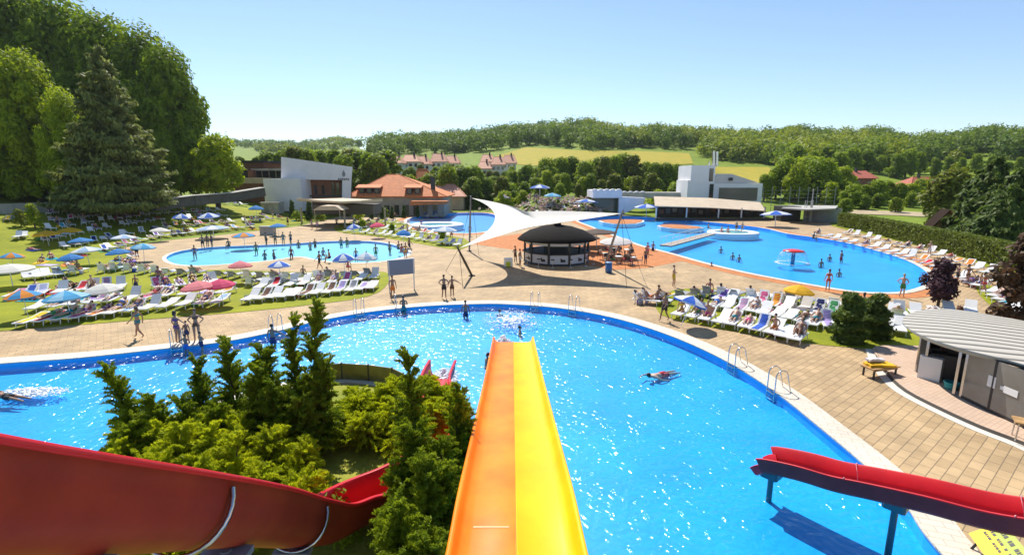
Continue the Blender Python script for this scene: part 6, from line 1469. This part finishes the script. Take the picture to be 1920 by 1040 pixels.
# ================================================================== people on their feet and in the water
def P_(pose, f, px, py, face, skin, hair, suit, label, sc=1.0, sink=0.0):
    g = GT(px, py) if sink == 0 else G(px, py, -.1); g.z += .03 if sink == 0 else -(sink+.28 if sink > .9 and pose != 'swim' else sink+.06 if pose == 'swim' else sink)
    person(pose, f, g, R(face), skin, hair, suit, label, sc)
for a in [
 ('walk', 1, 262, 634, -90, 'tan', 'brown', 'teal', 'person in a teal bikini walking along the path by the front loungers'),
 ('out', 1, 335, 645, 160, 'tan', 'dark', 'purple', 'person in a purple bikini at the pool edge with one arm held out', 1.02), ('hips', 1, 371, 641, 20, 'tan', 'brown', 'brown', 'person in a brown bikini at the pool edge with hands on hips', 1.02), ('stand', 0, 352, 643, 0, 'deep', 'dark', 'navy', 'child between the two adults at the left pool edge', .68),
 ('hips', 0, 350, 659, 180, 'deep', 'dark', 'blue', 'left of two children in the water at the left pool edge', .75, .35), ('fold', 0, 378, 654, 150, 'tan', 'dark', 'navy', 'right of two children in the water at the left pool edge', .75, .35), ('out', 0, 512, 640, 180, 'deep', 'dark', 'navy', 'person in the water holding the ladder above the conifer tops', 1, .75),
 ('hips', 0, 833, 560, 180, 'deep', 'dark', 'black', 'taller of two tanned people standing at the far pool edge'), ('out', 0, 848, 557, 200, 'deep', 'dark', 'brown', 'slimmer of two tanned people standing at the far pool edge', .9), ('stand', 0, 737, 561, 30, 'deep', 'dark', 'orange', 'person standing beside the left leg of the grey board', .98),
 ('fold', 0, 757, 581, 180, 'deep', 'dark', 'teal', 'person in the water below the grey board ladder', 1, .75), ('stand', 0, 873, 588, 20, 'deep', 'dark', 'navy', 'person standing in the water below the tanned pair', 1, .85), ('stand', 1, 937, 584, 20, 'deep', 'dark', 'blue', 'swimmer with only the head showing near the far pool edge', 1, 1.3), ('out', 0, 975, 620, 90, 'tan', 'dark', 'black', 'swimmer just right of the end of the racing slide', 1, 1.15), ('stand', 0, 914, 680, -60, 'deep', 'dark', 'black', 'swimmer left of the end of the racing slide', 1, .95),
 ('swim', 0, 1240, 697, -60, 'light', 'dark', 'red', 'swimmer doing the crawl on the right side of the slide pool', 1.1, .02), ('swim', 0, 12, 742, -100, 'deep', 'dark', 'black', 'swimmer splashing at the left edge of the picture', 1.0, .0),
 ('walk', 0, 1245, 602, -60, 'deep', 'dark', 'black', 'dark tanned person walking past the left end of the right block'), ('stand', 0, 1210, 497, 30, 'deep', 'dark', 'navy', 'person in navy trunks standing on the orange paving by the big pool'), ('stand', 1, 1551, 547, 170, 'light', 'brown', 'red', 'person in red bikini standing at the big pool behind the yellow parasol'), ('hips', 0, 1690, 558, 120, 'light', 'fair', 'green', 'person in green trunks standing at the near edge of the big pool'),
 ('walk', 1, 1812, 536, 0, 'tan', 'dark', 'brown', 'person in a brown bikini walking on the path by the hedge loungers'), ('stand', 0, 1793, 534, 60, 'deep', 'dark', 'black', 'person standing left of the one in the brown bikini'), ('walk', 1, 1842, 554, 20, 'tan', 'dark', 'red', 'person in red walking beside the copper tree loungers'), ('stand', 0, 1741, 482, -30, 'light', 'fair', 'white', 'person standing by the hedge beyond the big pool'),
 ('walk', 0, 600, 505, -90, 'deep', 'dark', 'black', 'person striding along the near side of the shallow pool'), ('sit', 1, 653, 510, 180, 'tan', 'dark', 'pink', 'person kneeling at the near edge of the shallow pool right of the parasols'), ('hips', 0, 381, 467, 30, 'deep', 'dark', 'black', 'left person of the group at the left end of the shallow pool'), ('stand', 1, 390, 465, 0, 'deep', 'brown', 'brown', 'middle person of the group at the left end of the shallow pool'), ('stand', 0, 398, 464, -30, 'deep', 'dark', 'navy', 'right person of the group at the left end of the shallow pool'),
 ('hips', 1, 366, 484, 30, 'deep', 'dark', 'purple', 'person wading at the left end of the shallow pool', 1, .3), ('sit', 0, 430, 468, 0, 'deep', 'dark', 'black', 'person sitting on the far edge of the shallow pool'), ('stand', 0, 500, 462, 90, 'deep', 'dark', 'black', 'leftmost of the four standing behind the shallow pool'), ('hips', 1, 517, 462, 20, 'deep', 'brown', 'brown', 'second of the four standing behind the shallow pool'), ('stand', 1, 532, 461, 10, 'tan', 'dark', 'teal', 'third of the four standing behind the shallow pool, in teal'), ('fold', 0, 546, 460, -20, 'tan', 'dark', 'navy', 'rightmost of the four standing behind the shallow pool'),
 ('stand', 0, 481, 475, 40, 'deep', 'dark', 'green', 'person in green wading left in the shallow pool', 1, .4), ('fold', 1, 497, 486, 0, 'deep', 'dark', 'teal', 'person crouching in the shallow pool by the blue parasol', 1, .75), ('stand', 0, 514, 484, 90, 'deep', 'dark', 'navy', 'bather waist deep left of the standing pair', 1, .8), ('stand', 1, 547, 487, 30, 'deep', 'dark', 'navy', 'bather standing near the spit of the shallow pool', 1, .3), ('stand', 0, 560, 462, 0, 'deep', 'dark', 'teal', 'bather close to the far edge, middle of the shallow pool', 1, .9), ('fold', 0, 582, 466, 0, 'tan', 'dark', 'teal', 'bather sunk to the chest in the middle of the shallow pool', 1, .9),
 ('fold', 0, 591, 461, 0, 'deep', 'dark', 'black', 'bather in black at the far edge right of centre in the shallow pool', 1, .8), ('sit', 1, 606, 481, 60, 'tan', 'brown', 'blue', 'bather sitting in the water left of the pool parasols', 1, .3), ('sit', 0, 619, 492, -60, 'tan', 'dark', 'navy', 'bather sitting on the near edge left of the pool parasols'), ('stand', 0, 640, 461, 20, 'deep', 'dark', 'teal', 'bather at the far edge straight behind the pool parasols', 1, .6), ('stand', 1, 651, 460, 20, 'deep', 'dark', 'green', 'second bather at the far edge behind the pool parasols', 1, .7), ('stand', 0, 668, 489, 0, 'deep', 'dark', 'blue', 'person standing between the two pool parasols', .9, .2), ('stand', 0, 688, 492, 0, 'deep', 'dark', 'teal', 'child under the right pool parasol', .8, .2), ('stand', 0, 705, 480, 0, 'deep', 'dark', 'green', 'bather right of the pool parasols', 1, .4),
 ('stand', 1, 731, 474, 60, 'deep', 'dark', 'teal', 'bather in teal at the right end of the shallow pool', 1, .4), ('sit', 0, 747, 474, 60, 'tan', 'dark', 'navy', 'left of the group sitting at the right end of the shallow pool'), ('sit', 1, 753, 479, 60, 'tan', 'brown', 'red', 'middle of the group sitting at the right end of the shallow pool'), ('stand', 1, 761, 486, -10, 'tan', 'brown', 'yellow', 'person standing at the right tip of the shallow pool'), ('walk', 0, 768, 473, 90, 'deep', 'dark', 'black', 'person walking past the right end of the shallow pool'),
 ('stand', 1, 585, 430, 10, 'tan', 'dark', 'lilac', 'left of two people in lilac on the plaza below the canopy'), ('stand', 0, 595, 430, -10, 'tan', 'dark', 'lilac', 'right of two people in lilac on the plaza below the canopy'), ('stand', 0, 632, 428, 0, 'deep', 'dark', 'black', 'person at the left end of the middle strip'), ('walk', 0, 741, 413, 40, 'deep', 'dark', 'black', 'person in front of the restaurant cypresses'), ('stand', 1, 790, 426, 0, 'deep', 'dark', 'blue', 'person standing in the left rear pool, leftmost', 1, .4), ('stand', 0, 802, 413, 0, 'deep', 'dark', 'navy', 'person at the back edge of the left rear pool', 1, .3), ('stand', 0, 818, 412, 0, 'deep', 'dark', 'navy', 'person right of the other at the back edge of the left rear pool', 1, .3),
 ('stand', 0, 881, 443, 0, 'deep', 'dark', 'black', 'person on the orange edge behind the sail mast'), ('sit', 1, 847, 446, 0, 'tan', 'dark', 'red', 'person in red sitting by the left rear pool'),
 ('stand', 1, 1214, 478, 20, 'tan', 'dark', 'pink', 'person in pink standing in the big pool beyond the white parasol', 1, .3), ('stand', 0, 1224, 472, 0, 'deep', 'dark', 'navy', 'person right of the one in pink in the big pool', 1, .5), ('stand', 0, 1380, 436, 20, 'light', 'brown', 'brown', 'tall person standing on the whirlpool rim', 1.1), ('stand', 1, 1391, 437, -20, 'light', 'fair', 'orange', 'second person on the whirlpool rim', 1), ('sit', 0, 1352, 440, 0, 'light', 'dark', 'pink', 'left bather in the whirlpool island'), ('sit', 1, 1364, 441, 0, 'light', 'dark', 'red', 'right bather in the whirlpool island'), ('sit', 1, 1327, 433, 90, 'light', 'dark', 'navy', 'person on the far rim by the footbridge end'),
 ('fold', 0, 1334, 501, 30, 'deep', 'dark', 'purple', 'swimmer in purple in the near part of the big pool', 1, .95), ('stand', 0, 1386, 483, 0, 'deep', 'dark', 'blue', 'swimmer in the middle of the big pool', 1, 1.1), ('stand', 0, 1374, 479, 0, 'deep', 'dark', 'blue', 'swimmer left of the one in the middle of the big pool', 1, 1.1), ('stand', 1, 1352, 467, 0, 'deep', 'dark', 'teal', 'swimmer in front of the whirlpool island', 1, 1.1), ('fold', 0, 1577, 485, 30, 'tan', 'dark', 'red', 'right of two bathers beyond the mushroom fountain', 1, .8), ('stand', 0, 1556, 482, 0, 'deep', 'dark', 'blue', 'left of two bathers beyond the mushroom fountain', 1, 1.1), ('stand', 0, 1540, 493, 0, 'deep', 'dark', 'teal', 'bather close to the right of the mushroom fountain', 1, 1.0), ('stand', 0, 1574, 509, 0, 'deep', 'dark', 'navy', 'swimmer near the right end of the big pool', 1, 1.2), ('sit', 0, 1524, 453, 30, 'deep', 'dark', 'black', 'person sitting on the far edge of the big pool'),
 ('hips', 0, 966, 493, 60, 'deep', 'dark', 'brown', 'person standing at the left end of the round bar'), ('stand', 0, 975, 500, 60, 'tan', 'dark', 'white', 'second person waiting at the left side of the round bar'), ('hips', 0, 258, 484, 10, 'tan', 'dark', 'black', 'person standing at the left tip of the shallow pool path'), ('walk', 0, 257, 549, 20, 'tan', 'fair', 'navy', 'child running over the left lawn', .8), ('stand', 1, 300, 540, 0, 'deep', 'dark', 'purple', 'person standing among the loungers under the pink parasols'), ('stand', 0, 110, 427, 0, 'deep', 'dark', 'navy', 'person standing between the two yellow parasols'), ('stand', 1, 238, 408, 0, 'light', 'fair', 'orange', 'person in orange standing right of the spruce trunk'), ('stand', 0, 540, 424, 0, 'deep', 'dark', 'black', 'person at the right end of the bank by the shed'), ('fold', 0, 512, 410, 0, 'tan', 'dark', 'white', 'person below the plank shed'),
 ('fold', 0, 1262, 538, 60, 'light', 'brown', 'yellow', 'person in yellow behind the big tilted parasol'), ('stand', 0, 1762, 700, 30, 'tan', 'dark', 'black', 'person working inside the oval kiosk')]:
    P_(*a)
# ---- people and towels lying straight on the grass
m_i = 0
spots = [(rng.uniform(60, 250), rng.uniform(468, 502)) for _ in range(14)]+[(rng.uniform(10, 230), rng.uniform(532, 566)) for _ in range(12)]+[(rng.uniform(300, 560), rng.uniform(395, 432)) for _ in range(12)]
for zi, (zone, sl_) in enumerate((('shaded grass below the spruce', spots[:14]), ('open grass behind front rows', spots[14:26]), ('bank grass below the maple', spots[26:]))):
    for k, (px, py) in enumerate(sorted(sl_)):
        g = GT(px, py); c = TKEYS[(k*5+zi) % 14]; rz = R(rng.uniform(20, 90))
        o = MB().box((0, 0, .012), (.95, 1.9, .02), bev=.05).box((.0, .75, .03), (.5, .3, .05), bev=.1).build('beach_towel', TM[c], None, (g.x, g.y, g.z+.04), rz)
        tag(o, '%s beach towel, %s from the left on the %s' % (c, ORD[k], zone), 'towel', 'beach towels spread on the grass')
        if rng.random() < .7:
            f = rng.randrange(2); su = rng.choice(SU); ps_ = rng.choice(['prone', 'lie0', 'lie2'])
            person(ps_, f, (g.x, g.y, g.z+.05-HB+.02), rz, rng.choice(SK), rng.choice(HK), su, 'person in %s on the %s towel, %s on the %s' % (su, c, ORD[k], zone), 1, 'sunbathers on the grass')
# ---- tables and seated guests beside the bar
def chair():
    o = empty('cafe_chair'); MB().box((0, 0, .44), (.44, .44, .04), bev=.05).build('seat', m_dark, o)
    MB().box((0, .20, .70), (.42, .035, .36), bev=.01).build('backrest', m_dark, o)
    for sx in (-.18, .18):
        for sy in (-.18, .18): MB().tube([(sx, sy, 0), (sx*.95, sy*.95, .43)], .016, 5).build('leg', m_steel, o)
    return tag(o, 'x', 'chair', 'cafe chairs beside the bar')
def ctable():
    o = empty('cafe_table'); MB().lathe([(0, .74), (.40, .74), (.40, .70), (0, .70)], 16).build('top', m_white, o); MB().tube([(0, 0, 0), (0, 0, .7)], .035, 8).lathe([(0, .04), (.24, .03), (.24, 0)], 12).build('stand', m_steel, o)
    return tag(o, 'x', 'table', 'cafe tables beside the bar')
ch0, ct0 = freeze(chair()), freeze(ctable()); cu = [0, 0]
tabs = [(1150, 478, 'left back'), (1176, 480, 'middle back'), (1160, 494, 'left front'), (1186, 496, 'right front'), (1136, 488, 'nearest the bar')]
for ti, (px, py, wh) in enumerate(tabs):
    g = GT(px, py); g.z = .02
    if cu[0] == 0: ct0.location = g; t_ = ct0
    else: t_ = copy_tree(ct0, g, 0)
    cu[0] += 1; t_['label'] = 'round white cafe table beside the bar, '+wh+' of the group'
    for k, a in enumerate((20, 140, 260)):
        v = Vector((math.cos(R(a+ti*30)), math.sin(R(a+ti*30)), 0)); rz = math.atan2(v.y, v.x)-math.pi/2; p = g+v*.72
        if cu[1] == 0: ch0.location = p; ch0.rotation_euler[2] = rz; c_ = ch0
        else: c_ = copy_tree(ch0, p, rz)
        cu[1] += 1; c_['label'] = 'dark cafe chair, %s chair at the %s table beside the bar' % (['right hand', 'left hand', 'near'][k], wh)
        if (ti+k) % 3 != 2:
            f = rng.randrange(2); su = rng.choice(SU); person('sit', f, p, rz, rng.choice(['light', 'tan', 'deep']), rng.choice(HK), su, 'person in %s seated on the %s chair of the %s cafe table' % (su, ['right hand', 'left hand', 'near'][k], wh), 1, 'guests at the cafe tables')
# ---- the crowd of the far lawn: too small and too many to count
def crowd():
    r_ = random.Random(4); mb = MB(); cols = [m_white, SKIN['light'], SKIN['tan'], TM['blue'], TM['red'], TM['white'], TM['yellow'], M('crowd_sand', (.36, .29, .20), .9), M('crowd_dark', (.06, .05, .045), .9)]
    for i in range(300):
        px = r_.uniform(880, 1135); py = r_.uniform(372, 402)-(6 if px < 930 else 0)
        g = GT(px, py)
        if g.y > 135 or g.y < 100: continue
        a = R(r_.uniform(-40, 40)); c, s = math.cos(a), math.sin(a); mt = Matrix.Translation((g.x, g.y, g.z)) @ Matrix.Rotation(a, 4, 'Z')
        ci = r_.choice([0, 7, 7, 7, 2, 8])
        for (cc, sz, tl) in (((0, -.35, .33), (.6, 1.25, .05), 0), ((0, .5, .55), (.6, .75, .05), .7)):
            m_ = mt @ Matrix.Translation(cc) @ Matrix.Rotation(tl, 4, 'X'); v = m_.translation; mb.box((v.x, v.y, v.z), sz, mat=m_.to_3x3().to_4x4(), mi=ci)
        for sx in (-.25, .25):
            for sy in (-.8, .5): v = mt @ V3((sx, sy, .16)); mb.box(v, (.05, .05, .32), a, 8)
        q = r_.random()
        if q < .45:
            k = r_.choice([1, 2]); 
            for (cc, rr) in (((0, .45, .68), (.19, .34, .14)), ((0, .86, .95), (.1, .1, .12)), ((-.1, -.4, .44), (.08, .5, .08)), ((.1, -.4, .44), (.08, .5, .08))):
                v = mt @ V3(cc); mb.ell(v, rr, 7, 5, k, mt.to_3x3().to_4x4())
        elif q < .75: v = mt @ V3((0, -.2, .39)); mb.box(v, (.62, .9, .05), a, r_.choice([3, 4, 5, 6]))
    o = mb.build('sunbathing_crowd', cols); o['kind'] = 'stuff'; tag(o, 'dense crowd of sunbathers on loungers on the far lawn behind the sail', 'crowd')
crowd()

for src in list(PROTO.values())+LP+LS+TW+proto+bigp+list(PP.values()):      # drop the templates no one used
    if 'label' not in src or src['label'] == 'x':
        for c in kids(src): bpy.data.objects.remove(c)
        bpy.data.objects.remove(src)

# ================================================================== air
hz = MB().box((0, 3400, 110), (8400, 7000, 230)).build('haze', bpy.data.materials.new('haze_air')); hz['kind'] = 'stuff'; tag(hz, 'thin blue summer haze over the valley', 'haze')
m = hz.data.materials[0]; m.use_nodes = True; nt = m.node_tree; nt.nodes.remove(nt.nodes['Principled BSDF'])
v = nt.nodes.new('ShaderNodeVolumePrincipled'); v.inputs['Color'].default_value = (.80, .88, 1, 1); v.inputs['Density'].default_value = 0.00009; v.inputs['Anisotropy'].default_value = .3
nt.links.new(v.outputs[0], nt.nodes['Material Output'].inputs['Volume'])
